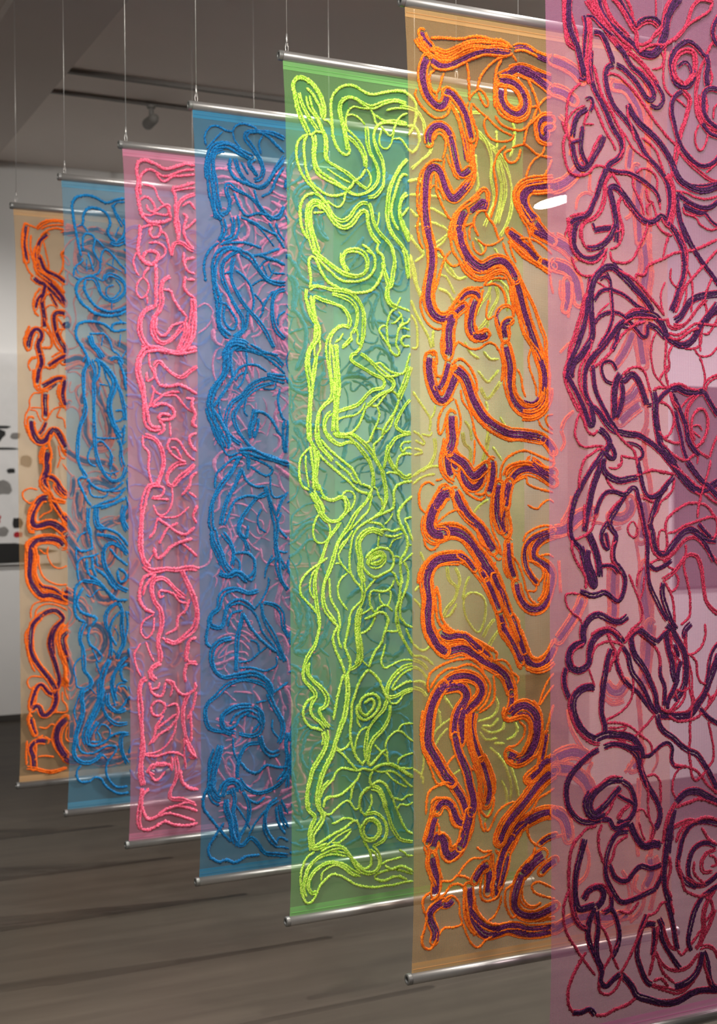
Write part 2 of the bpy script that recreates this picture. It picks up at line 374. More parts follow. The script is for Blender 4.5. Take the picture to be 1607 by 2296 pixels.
# yarn drawing of panel 1: kind width,border; then x,z pairs on the cloth in half millimetres
DATA[1] = '''
b23,0;505,4602 442,4592 369,4559 317,4570 255,4595 193,4599 132,4573 106,4520 110,4450 119,4360 139,4271 154,4202 168,4142
b18,0;505,4577 442,4566 410,4527
b30,0;405,4547 431,4488 462,4440 493,4391
b23,0;181,4376 187,4447 223,4501 285,4511 347,4491 378,4453 388,4403 367,4350 387,4301 428,4274
b18,0;493,4453 503,4372 481,4308 439,4274
b30,0;387,4265 439,4249 502,4279
b14,0;140,4362 181,4376 221,4328
b18,0;184,4184 180,4254 196,4306 242,4310 272,4271 261,4200 282,4150 312,4102 301,4030 259,4007
b14,0;283,4282 344,4226
b16,0;220,4176 240,4107 260,4037
b18,0;312,4092 323,4174 355,4207 406,4170 458,4112 505,4064 500,4033
b11,0;354,4105 416,4078 479,4052
b11,0;417,4160 406,4088
b11,0;461,4389 429,4314
b16,0;168,4132 178,4112 127,4068 111,4027 111,3987
b11,0;127,4068 146,4009
b11,0;209,4125 208,4034
b16,0;116,3987 156,3969 239,4005 290,3988 332,3971 342,4022
b25,0;177,3981 136,3938 125,3877 155,3808 216,3760 277,3723 360,3707 444,3722 507,3756
b23,0;197,3972 191,3901 227,3832 278,3774 361,3748 444,3753 508,3782
b28,0;197,3982 259,3986 290,3937 310,3878 351,3839 414,3823 477,3867 504,3920 488,3971 436,4008 374,4024 342,3982
b14,0;426,3987 467,3928 435,3865 393,3842 357,3870 362,3922 415,3945
b11,0;398,3822 397,3760
b23,0;507,3664 454,3661 401,3638 411,3598 506,3612
b23,0;401,3597 339,3645 277,3662 204,3658 143,3635 122,3584 131,3523 172,3464 202,3405 211,3328
b46,0;224,3558 244,3488 285,3449 326,3390
b16,0;224,3568 276,3571 338,3574 379,3524 399,3454 441,3425 482,3365
b11,0;327,3563 316,3481
b11,0;464,3580 452,3476
b28,0;378,3381 430,3404 472,3344
b14,0;505,3458 462,3385
b11,0;433,3711 485,3663
b16,0;171,3353 192,3405
b28,0;212,3398 201,3337 180,3285 174,3204 178,3113 193,3042 187,2971 156,2910 135,2828 129,2747 123,2656 142,2585 173,2535 193,2494
b28,0;232,3379 263,3288 257,3207 256,3115 250,3023 254,2942 253,2851 257,2749 277,2647 307,2555 358,2484 421,2469 474,2504 496,2576
b41,0;263,3380 325,3341 377,3282 408,3222 402,3160 380,3088 374,3016 384,2934 414,2853 456,2792
b28,0;397,3252 439,3182 469,3090 490,3008 494,2926
b23,0;441,3376 471,3306 492,3235 502,3153
b21,0;274,3380 294,3330 293,3259 251,3196
b16,0;325,3341 345,3250 376,3190 386,3119
b14,0;293,3198 365,3185
b11,0;303,3188 292,3106
b16,0;269,2861 268,2800 361,2791 435,2792
b16,0;267,2749 299,2770 340,2739 381,2679 381,2607 369,2545
b28,0;381,2668 375,2586
b28,0;435,2782 455,2730 454,2648 475,2576
b18,0;498,2772 466,2741
b16,0;236,2738 205,2667 214,2606 266,2576
b11,0;307,2555 369,2525 443,2545
b11,0;421,2504 390,2535 369,2484
b18,0;404,2914 468,2936 468,2998 416,2997
b16,0;415,2904 456,2833 478,2875
b18,0;488,2895 477,2813 466,2751
b21,0;193,2494 141,2494 131,2464 161,2393 191,2322 221,2281
b21,0;193,2484 244,2433 326,2397 410,2412 474,2463
b16,0;213,2464 212,2393 243,2352 326,2351 357,2382
b21,0;494,2422 430,2350 325,2310 242,2270
b23,0;493,2340 398,2299 304,2280 221,2270
b28,0;201,2271 195,2200 199,2128 219,2061
b46,0;263,2270 262,2199 272,2137 313,2106
b23,0;294,2259 388,2289 483,2340
b46,0;482,2288 461,2206 481,2124 502,2092
b14,0;357,2392 431,2391 494,2412
b21,0;210,2131 219,2070 229,1988 218,1958 146,1949 106,1981
b14,0;189,2091 137,2061 116,2011
b16,0;105,1961 105,1900 115,1869
b23,0;261,2110 344,2108 417,2076 469,2024 500,1972
b28,0;261,2069 333,2057 406,2035 458,1983 500,1930
b34,0;500,1910 448,1973 385,2005 332,1976 316,1894 331,1812 382,1728 424,1675 497,1631
b21,0;364,1965 405,1902 457,1859 499,1827
b18,0;123,1727 114,1798 115,1859 156,1898 238,1906 280,1926
b25,0;187,1887 186,1816 206,1755
b23,0;228,1896 227,1815 258,1753
b16,0;259,1906 269,1824
b16,0;196,1816 237,1815
b25,0;258,1814 320,1761 361,1698 413,1645
b25,0;216,1764 288,1701 350,1627 412,1573 496,1564
b30,0;154,1726 236,1713 298,1680 360,1616 402,1568
b23,0;154,1726 102,1677 92,1606 91,1525 110,1454 172,1410
b23,0;154,1675 122,1615 111,1555 142,1493 213,1459 254,1437 223,1387
b11,0;174,1623 215,1601 267,1650 319,1648
b30,0;172,1410 140,1351 129,1280 149,1218 153,1136 158,1055 198,1001 219,959 187,920 146,893 135,812
b21,0;212,1377 191,1317 201,1246 252,1202 293,1158
b14,0;221,1214 251,1151 272,1109 303,1158
b28,0;422,1552 359,1514 327,1454 327,1382 357,1309 367,1226 356,1144
b32,0;422,1552 453,1489 453,1407 452,1324 462,1241 429,1171 408,1121
b21,0;453,1489 390,1440 358,1370 368,1298 409,1224
b18,0;485,1487 495,1405 483,1302 461,1231
b23,0;425,1809 477,1776 487,1725 445,1705 424,1747 425,1799
b11,0;389,1369 420,1316 420,1254
b16,0;377,1205 418,1141
b41,0;355,1124 313,1045 291,964 285,862 279,785
b30,0;492,1136 439,1098 407,1049 375,989 374,907 394,803
b23,0;492,1085 439,1047 448,974 490,951
b16,0;480,941 416,935 395,864
b16,0;292,1015 260,956 259,864 258,793
b16,0;251,1120 271,1047 292,1005
b14,0;148,1157 97,1119 81,1060 95,988 105,936 167,922
b11,0;198,1011 198,930 249,865
b32,0;146,917 135,836 144,764 133,684 102,605 81,526 75,445 110,381 181,354 244,378 286,426
b51,0;291,917 290,856 258,776 226,717 184,639 163,559 173,497
b28,0;300,824 299,752 340,677 403,631 487,634
b34,0;332,873 331,811 362,758 414,723 478,739
b21,0;489,820 457,771 414,723
b18,0;396,1012 374,921 384,828 394,766
b16,0;427,918 469,915 490,882
b23,0;173,497 234,481 307,506 371,552 444,566 487,557
b28,0;257,664 215,606 183,537
b16,0;246,593 277,539 266,509 204,515
b16,0;246,593 288,641 340,606 350,553
b18,0;112,625 101,554 111,482 151,438 224,431 286,456 349,471 401,456 380,407 337,359 316,300 336,226 398,158 483,149
b14,0;136,918 94,799 78,749 102,656
b30,0;497,551 444,545 433,474 453,390 484,325
b18,0;493,106 408,105 346,143 304,188 284,231 232,247 190,220 129,221 98,260 99,311 130,348
b16,0;244,409 296,404 327,370
b11,0;236,594 245,532
'''
# yarn drawing of panel 2: kind width,border; then x,z pairs on the cloth in half millimetres
DATA[2] = '''
k25,0;534,4623 455,4627 323,4582 245,4612 180,4630 135,4613 122,4562 134,4488 120,4413 132,4339 157,4254 215,4209 306,4217 359,4247
k19,0;534,4597 441,4582 322,4532 257,4557 205,4570 153,4528 146,4452 152,4391
k19,0;257,4550 309,4499 375,4537 441,4544 534,4566
k22,0;533,4509 440,4474 374,4455 393,4401 399,4300 385,4211 410,4150 403,4099
k17,0;533,4477 440,4455 374,4437
k19,0;386,4350 398,4250 397,4149
k28,0;533,4433 452,4394 406,4326 398,4250 411,4188 410,4112
k19,0;439,4342 492,4372 532,4325
k14,0;166,4467 243,4449 269,4389 307,4343 333,4320
k17,0;139,4352 178,4381 216,4372 248,4325 242,4287 203,4296 190,4332
k17,0;242,4287 320,4337 353,4334 333,4270 254,4275 229,4292
k14,0;138,4277 202,4258 267,4276
k19,0;445,4292 471,4269 451,4204 457,4141 496,4081 522,4058
k17,0;538,4262 491,4207 450,4179
k22,0;359,4247 346,4296 333,4332
k25,0;137,4190 137,4116 129,4028 142,3967 199,3921 251,3950 265,4001 213,4016 168,3994 161,3943 212,3934
k19,0;137,4165 215,4197 280,4190 273,4127 233,4111 208,4146 228,4185
k17,0;201,4071 266,4076 317,4042 310,3992 251,3950
k19,0;279,4152 318,4143 337,4082 363,3995
k28,0;363,3995 383,4073 436,4089 489,4055 522,4045
k19,0;449,4027 448,3964 474,3902 527,3881
k19,0;528,3995 468,3978 455,3952
k22,0;461,3864 453,3787 486,3739 526,3716
k22,0;474,3839 527,3843
k25,0;245,3937 250,3850 249,3749 249,3674 235,3636
k19,0;206,3909 173,3869 160,3831
k14,0;116,4002 96,3939 109,3877 134,3842
k14,0;160,3831 121,3791 114,3729 145,3693 184,3720 198,3784 160,3831
k14,0;184,3720 190,3658
k31,0;355,3850 302,3822 282,3751 288,3676 268,3613 228,3560 221,3485 259,3412 311,3401 377,3442 444,3521
k19,0;302,3759 354,3756 380,3694 419,3634 465,3585 451,3534
k19,0;254,3574 247,3499 286,3450 325,3465 365,3517 444,3546
k33,0;235,3642 170,3607 131,3543 130,3468 168,3395 207,3359
k31,0;451,3547 457,3471 416,3381 389,3329 442,3344
k36,0;506,3714 512,3626 497,3537 483,3447 443,3369 403,3330
k19,0;526,3716 531,3576 510,3448 456,3357
k14,0;545,3653 606,3682 660,3634 632,3543 550,3476
k31,0;142,3370 233,3361 324,3340 403,3337 483,3372 536,3362
k42,0;536,3362 456,3346 376,3336 259,3356 168,3346 128,3282 121,3195 140,3108 158,2996 170,2909 176,2847 214,2810 273,2817
k28,0;231,3236 264,3275 303,3239 362,3190 428,3167 481,3207 541,3247
k19,0;231,3236 237,3174 263,3112
k25,0;263,3106 335,3101 401,3116 467,3093 533,3056
k17,0;200,3322 199,3247 231,3173 179,3134 179,3197
k17,0;217,3110 243,3061 308,3038 387,3040 452,2966 505,2929
k17,0;230,3086 216,3010 190,2947
k19,0;203,2960 268,3024 334,3064 413,3066
k25,0;216,2960 281,2987 346,2963 372,2913 332,2875 273,2874 261,2898 293,2912 346,2900
k22,0;260,2873 293,2836 292,2798 253,2773
k25,0;506,3030 499,2967 518,2916 498,2852 531,2827
k19,0;453,3029 519,3018
k14,0;339,2862 344,2761
k31,0;162,2771 227,2747 265,2698 291,2622 290,2547 256,2459 236,2421
k17,0;149,2771 148,2696 187,2647 186,2547 198,2471 211,2434
k22,0;530,2789 477,2763 490,2700 529,2662
k19,0;344,2749 318,2698 343,2648 396,2610 449,2585
k19,0;344,2749 397,2737 436,2674 475,2624 515,2598
k19,0;344,2686 383,2673 422,2611
k31,0;455,2585 382,2572 329,2522 315,2459 348,2421 394,2471 461,2522 515,2573
k19,0;381,2459 448,2497 515,2560
k14,0;348,2421 354,2345 340,2282 300,2232 248,2233 216,2296
k36,0;250,2434 185,2421 158,2359 144,2272 130,2172 123,2072 129,1984 147,1909 179,1870
k19,0;236,2421 289,2408 275,2358 210,2346
k17,0;203,2340 327,2333
k19,0;528,2522 487,2484 474,2420 420,2357
k19,0;473,2382 526,2344
k14,0;254,2220 313,2207 392,2218 472,2281
k19,0;532,2293 498,2217 525,2166
k22,0;247,2208 312,2156 378,2105 444,2091 511,2140
k19,0;252,2032 312,2131 392,2168
k17,0;247,2208 221,2120 181,2071
k25,0;213,2007 225,1957 251,1931 297,1967 337,2004 417,2040 490,2064
k19,0;417,2028 469,1988 529,1936
k14,0;219,1969 180,1908 153,1871
k36,0;141,1884 205,1844 296,1854 375,1852 455,1862 528,1847
k17,0;428,1863 535,1859 616,1895 631,1985
k25,0;218,1830 153,1807 120,1746 113,1659 151,1595 215,1560
k19,0;231,1830 165,1757 139,1683
k36,0;415,1849 441,1785 467,1721 506,1630 519,1540 491,1439 424,1379 357,1345 292,1374
k31,0;440,1658 361,1724 283,1790 217,1780 197,1718 216,1642 261,1577 267,1476 246,1376 258,1275 251,1225
k19,0;440,1645 374,1673 321,1701 256,1710 255,1665 288,1677
k19,0;347,1700 400,1634 453,1619
k19,0;473,1644 439,1569 385,1521 371,1446 292,1412
k17,0;266,1388 331,1346 384,1356
k14,0;215,1554 137,1508 123,1433 162,1393 207,1441 215,1529
k14,0;155,1369 186,1279 212,1227
k14,0;122,1358 77,1286 89,1197 120,1133
k36,0;258,1224 199,1190 185,1141 224,1101
k22,0;517,1374 463,1352 436,1277 435,1213
k22,0;522,1195 449,1200 428,1125 434,1074
k17,0;463,1326 449,1225 516,1208
k19,0;172,1092 197,1015 262,997 289,1084
k17,0;184,1041 236,1049 250,1086
k22,0;289,1096 341,1080 380,1014 433,985 500,1018 501,1069
k17,0;289,1096 341,1055 327,980
k33,0;159,1118 120,1095 106,1021 112,933 117,832 123,732 128,643 115,557 114,469 126,393
k19,0;189,927 235,961 287,920 247,860 196,876 189,927
k19,0;300,919 366,926 379,849 325,777 246,734 194,675
k19,0;274,858 221,786 207,724 167,665
k19,0;366,863 260,796 220,761
k28,0;460,995 419,909 412,821 431,718 457,639 496,546 456,563
k19,0;472,867 471,752 470,663
k19,0;514,1004 486,904 445,818
k14,0;366,850 351,737 298,653 219,610 141,605
k14,0;141,605 232,584 324,600 416,566 429,489
k22,0;192,499 231,533 310,513 329,473
k19,0;204,460 166,489 192,524 270,517
k31,0;122,679 115,579 107,480 120,391
k17,0;103,656 141,602 219,582 311,599 390,592
k22,0;153,475 192,522 270,520 323,522
k19,0;166,487 204,420 243,428 283,475
k28,0;356,569 369,479 355,404 315,333 321,281 400,273 493,231
k19,0;330,572 336,483
k14,0;417,691 423,576 428,473
k25,0;389,477 401,400 454,343 521,324
k31,0;119,378 112,304 98,217 98,142 110,97
k22,0;165,374 119,316 124,227 156,161 215,167 280,210 360,226 439,205 512,177
k19,0;156,161 228,171 307,181 399,152 492,109
k22,0;110,97 162,85 227,115 280,134 345,101 438,84 512,94
k17,0;360,226 440,243 506,216
k19,0;430,677 456,598 509,542
'''
# yarn drawing of panel 3: kind width,border; then x,z pairs on the cloth in half millimetres
DATA[3] = '''
b15,0;108,4485 102,4541 132,4595 180,4611 240,4590 282,4589 300,4620 349,4642 422,4634 446,4614
b13,0;113,4464 167,4526 216,4582
b13,0;282,4589 293,4540 335,4488
b31,0;626,4577 545,4608 459,4610 385,4595 366,4559 409,4507 457,4444 487,4379 468,4320 419,4303
b21,0;434,4607 508,4587 582,4526 625,4496
b15,0;483,4584 458,4535 470,4468
b33,0;426,4441 383,4402 419,4360 444,4329
b51,0;408,4433 335,4465 251,4501 167,4481 131,4421 130,4342 141,4254 152,4165 175,4077 211,4046
b26,0;227,4465 166,4436 154,4356 165,4278 176,4190 199,4102
b18,0;113,4419 100,4328 111,4273
b23,0;262,4423 262,4356 297,4303 370,4276 443,4260 505,4300 555,4363 606,4425 625,4450
b26,0;298,4427 322,4350 382,4288 468,4262 530,4314 568,4398 625,4473
b18,0;335,4408 383,4334
b21,0;624,4404 567,4318 529,4245 467,4205
b26,0;199,4068 247,4095 260,4163 236,4218 249,4264 297,4235 369,4208 430,4168 491,4104 540,4063
b18,0;284,4211 320,4135 368,4082 442,4100 516,4089
b18,0;418,4246 442,4169 503,4106 578,4078 622,4150
b26,0;622,4162 590,4102 540,4074
b33,0;211,4046 222,3991 204,3933 185,3909
b26,0;271,4063 282,4007 270,3950 222,3923
b15,0;151,4064 175,4043
b18,0;307,4077 319,4010 294,3940 209,3900
b18,0;331,4068 417,4041 490,4001 577,3974
b13,0;368,4048 453,4010 551,3903
b18,0;515,4049 577,3962 620,3897
b18,0;565,4053 589,3986 620,3943
b39,0;342,3853 269,3870 197,3842 160,3783 148,3704 159,3614 182,3537 181,3458 192,3380 252,3326
b26,0;317,3863 257,3824 214,3776 207,3685 243,3597 290,3521 338,3444 337,3375 276,3327
b18,0;185,3898 125,3848 89,3767 100,3656
b18,0;197,3887 269,3904 367,3912 464,3885
b33,0;329,3852 390,3822 439,3757 500,3693 574,3675 624,3678
b23,0;439,3849 501,3831 575,3813 625,3793
b21,0;390,3834 489,3853 588,3894
b15,0;438,3746 488,3807 575,3824
b15,0;513,3797 537,3741 624,3736
b13,0;476,3783 512,3705 550,3765
b26,0;281,3815 268,3746 267,3666 315,3579 375,3503 436,3437 497,3360 545,3271
b18,0;292,3736 340,3705 389,3652 412,3562 399,3493
b15,0;214,3708 280,3735
b15,0;401,3652 463,3691 512,3682
b15,0;413,3607 461,3553 473,3497 436,3437
b18,0;549,3627 498,3567 461,3496
b28,0;624,3643 561,3616 535,3546 535,3454 559,3386 621,3332
b15,0;622,3505 572,3467 572,3410
b18,0;206,3595 182,3537 230,3529
b18,0;218,3539 266,3485 301,3419 265,3372 217,3426 218,3517
b21,0;375,3491 362,3399 313,3340 264,3315
b33,0;373,3286 312,3306 252,3292 215,3234 215,3200
b18,0;385,3287 483,3245 570,3226
b39,0;361,3281 300,3295 252,3282 227,3224 226,3145 208,3088 165,3019 129,2950 110,2893
b23,0;312,3273 263,3237 256,3146 262,3078 225,3009 176,2940 128,2882
b21,0;263,3248 215,3178 202,3099 153,3030 117,2972 104,2882
b18,0;361,3275 434,3244 508,3201 582,3146 619,3113
b28,0;263,3260 360,3252 446,3233 545,3214 607,3159
b51,0;619,3078 556,3088 494,3097
b26,0;531,3087 432,3061 371,3025 321,2966 260,2919 223,2839 223,2760 258,2715 319,2671
b26,0;543,3053 444,3027 370,2979 309,2909 272,2840 295,2761 355,2682 428,2614 527,2592 614,2547
b15,0;360,3241 360,3150 334,3058 297,3011
b18,0;262,3056 311,3137 409,3163 494,3120
b15,0;286,3056 323,3103 371,3116
b13,0;469,3016 543,3018 556,3065
b13,0;358,2956 345,2876 369,2842
b18,0;581,3019 567,2938 592,2847 623,2824
b51,0;110,2893 128,2826 163,2759 192,2703 222,2647
b23,0;128,2894 175,2827 211,2760 246,2692 234,2636
b15,0;189,2974 176,2895 199,2816
b15,0;104,2859 127,2781 162,2703 210,2635
b46,0;418,2889 405,2820 387,2763 392,2706
b21,0;400,2866 467,2867 529,2822 566,2754 590,2720
b26,0;436,2832 430,2763 404,2706
b39,0;623,2824 615,2720 615,2616
b39,0;306,2625 379,2626 477,2592 564,2569 633,2547
b28,0;318,2631 367,2591 366,2511
b18,0;379,2591 465,2557 526,2512 489,2477 427,2500 378,2534
b31,0;306,2591 256,2500 183,2409 135,2319 122,2240 121,2161 145,2127
b28,0;323,2511 280,2420 231,2341 206,2262 181,2172
b18,0;330,2591 269,2579 209,2534 160,2488 147,2398
b15,0;306,2614 233,2602 186,2680
b18,0;317,2523 353,2443 414,2408 476,2408
b15,0;513,2477 513,2397 537,2339 612,2350
b33,0;476,2408 500,2339 524,2258 548,2166 547,2073 559,1981 608,1887
b26,0;500,2374 426,2340 364,2272 302,2181 301,2113 338,2078 361,2009
b18,0;205,2171 242,2250 279,2318 364,2351 450,2339 500,2362
b21,0;327,2204 302,2136 350,2089 363,2169
b18,0;586,2246 560,2166 597,2107 622,2083
b21,0;631,2373 587,2315 548,2223
b46,0;133,2139 144,2071 180,2002 203,1933 239,1887
b31,0;193,2126 240,2069 264,2000 251,1921
b15,0;121,2128 120,2060 156,1980 179,1923
b21,0;276,2000 349,1998 398,1951 397,1882 348,1838
b39,0;167,1878 226,1853 287,1874 360,1826
b18,0;252,1989 300,1942 299,1885
b15,0;559,2004 609,1991 628,2002
b13,0;521,1982 484,1914 470,1834
b15,0;450,2271 425,2214 436,2156 485,2121
b18,0;179,1899 214,1853 275,1896 335,1849 384,1824 409,1881 398,1961
b33,0;427,1760 359,1745 286,1776 214,1768 177,1729 165,1662 116,1630 98,1575 128,1551 181,1548 200,1604 225,1671 298,1702 358,1676 395,1640
b28,0;321,1632 302,1542 283,1452 276,1361 275,1270
b31,0;247,1471 175,1463 126,1426 114,1359 137,1279 197,1235 281,1247
b21,0;98,1575 80,1508 85,1451 115,1427
b21,0;321,1621 369,1539 418,1479 479,1418 541,1368
b18,0;224,1546 248,1624 321,1644
b18,0;370,1653 419,1593 455,1500 529,1404 578,1320
b28,0;444,1684 456,1603 493,1532 542,1449 578,1366 603,1307
b28,0;457,1684 531,1669 581,1621 592,1527 629,1456
b15,0;395,1640 457,1718 495,1797 495,1843
b15,0;546,1969 496,1924 471,1867
b31,0;559,1980 558,1899 582,1817 626,1758
b39,0;269,1247 367,1252 440,1225 502,1163 501,1094
b28,0;501,1105 464,1165 378,1206 293,1212 208,1183 148,1131 87,1079 75,1012 98,931 181,901 242,885
b33,0;489,1118 513,1046 550,986 587,913 574,845 548,801
b18,0;514,1116 621,1178
b15,0;294,1326 367,1333 429,1375 479,1406
b15,0;294,1291 379,1286 465,1257 540,1287 541,1345
b15,0;369,1458 417,1433 429,1375
b33,0;377,1045 292,1052 219,1035 176,993 194,923 266,894
b28,0;389,1044 438,1006 450,948 425,881 363,863 290,881
b21,0;218,921 266,928 303,982 364,1012
b18,0;340,991 401,975 437,926
b18,0;414,1008 425,938 376,885
b18,0;230,943 267,997 352,1024 413,997
b15,0;512,954 512,885 561,823
b15,0;402,1066 476,1072
b36,0;425,858 449,786 498,736 560,742
b26,0;424,812 350,807 301,754 276,676 275,608
b15,0;253,861 253,781 288,698
b21,0;301,708 349,646 410,629 472,669 547,650 622,643
b31,0;618,864 604,784 610,702 597,611 546,558
b51,0;169,823 144,746 119,669 107,591 118,545
b21,0;121,805 96,728 95,626
b64,0;119,621 106,566 130,496 166,480
b51,0;166,503 190,569 239,598 287,570 299,523
b28,0;287,604 336,542 409,500 496,514 571,564 609,619
b39,0;202,488 201,420 225,360 236,279 260,208
b28,0;238,552 262,481 249,403 261,322 266,241
b26,0;311,522 347,449 346,358 321,292 284,239 271,183
b26,0;299,569 262,527 202,522
b28,0;260,208 308,190 357,230 406,190 455,126 529,105 611,83
b21,0;95,590 59,526 58,447 105,374 176,286 235,222
b21,0;188,341 128,269 85,206 91,149 150,107 198,113 258,88 332,118 418,119
b15,0;262,447 310,373 358,287
b15,0;345,243 395,318 457,391
b33,0;545,451 482,412 457,345 456,276 493,202 530,163
b33,0;557,415 569,332 606,258
b21,0;532,406 544,312 593,225
b18,0;570,448 595,388 613,351
b18,0;530,163 555,206 612,176
b15,0;517,153 567,147 618,129
b18,0;347,472 408,443 458,472
b26,0;616,630 608,514
'''
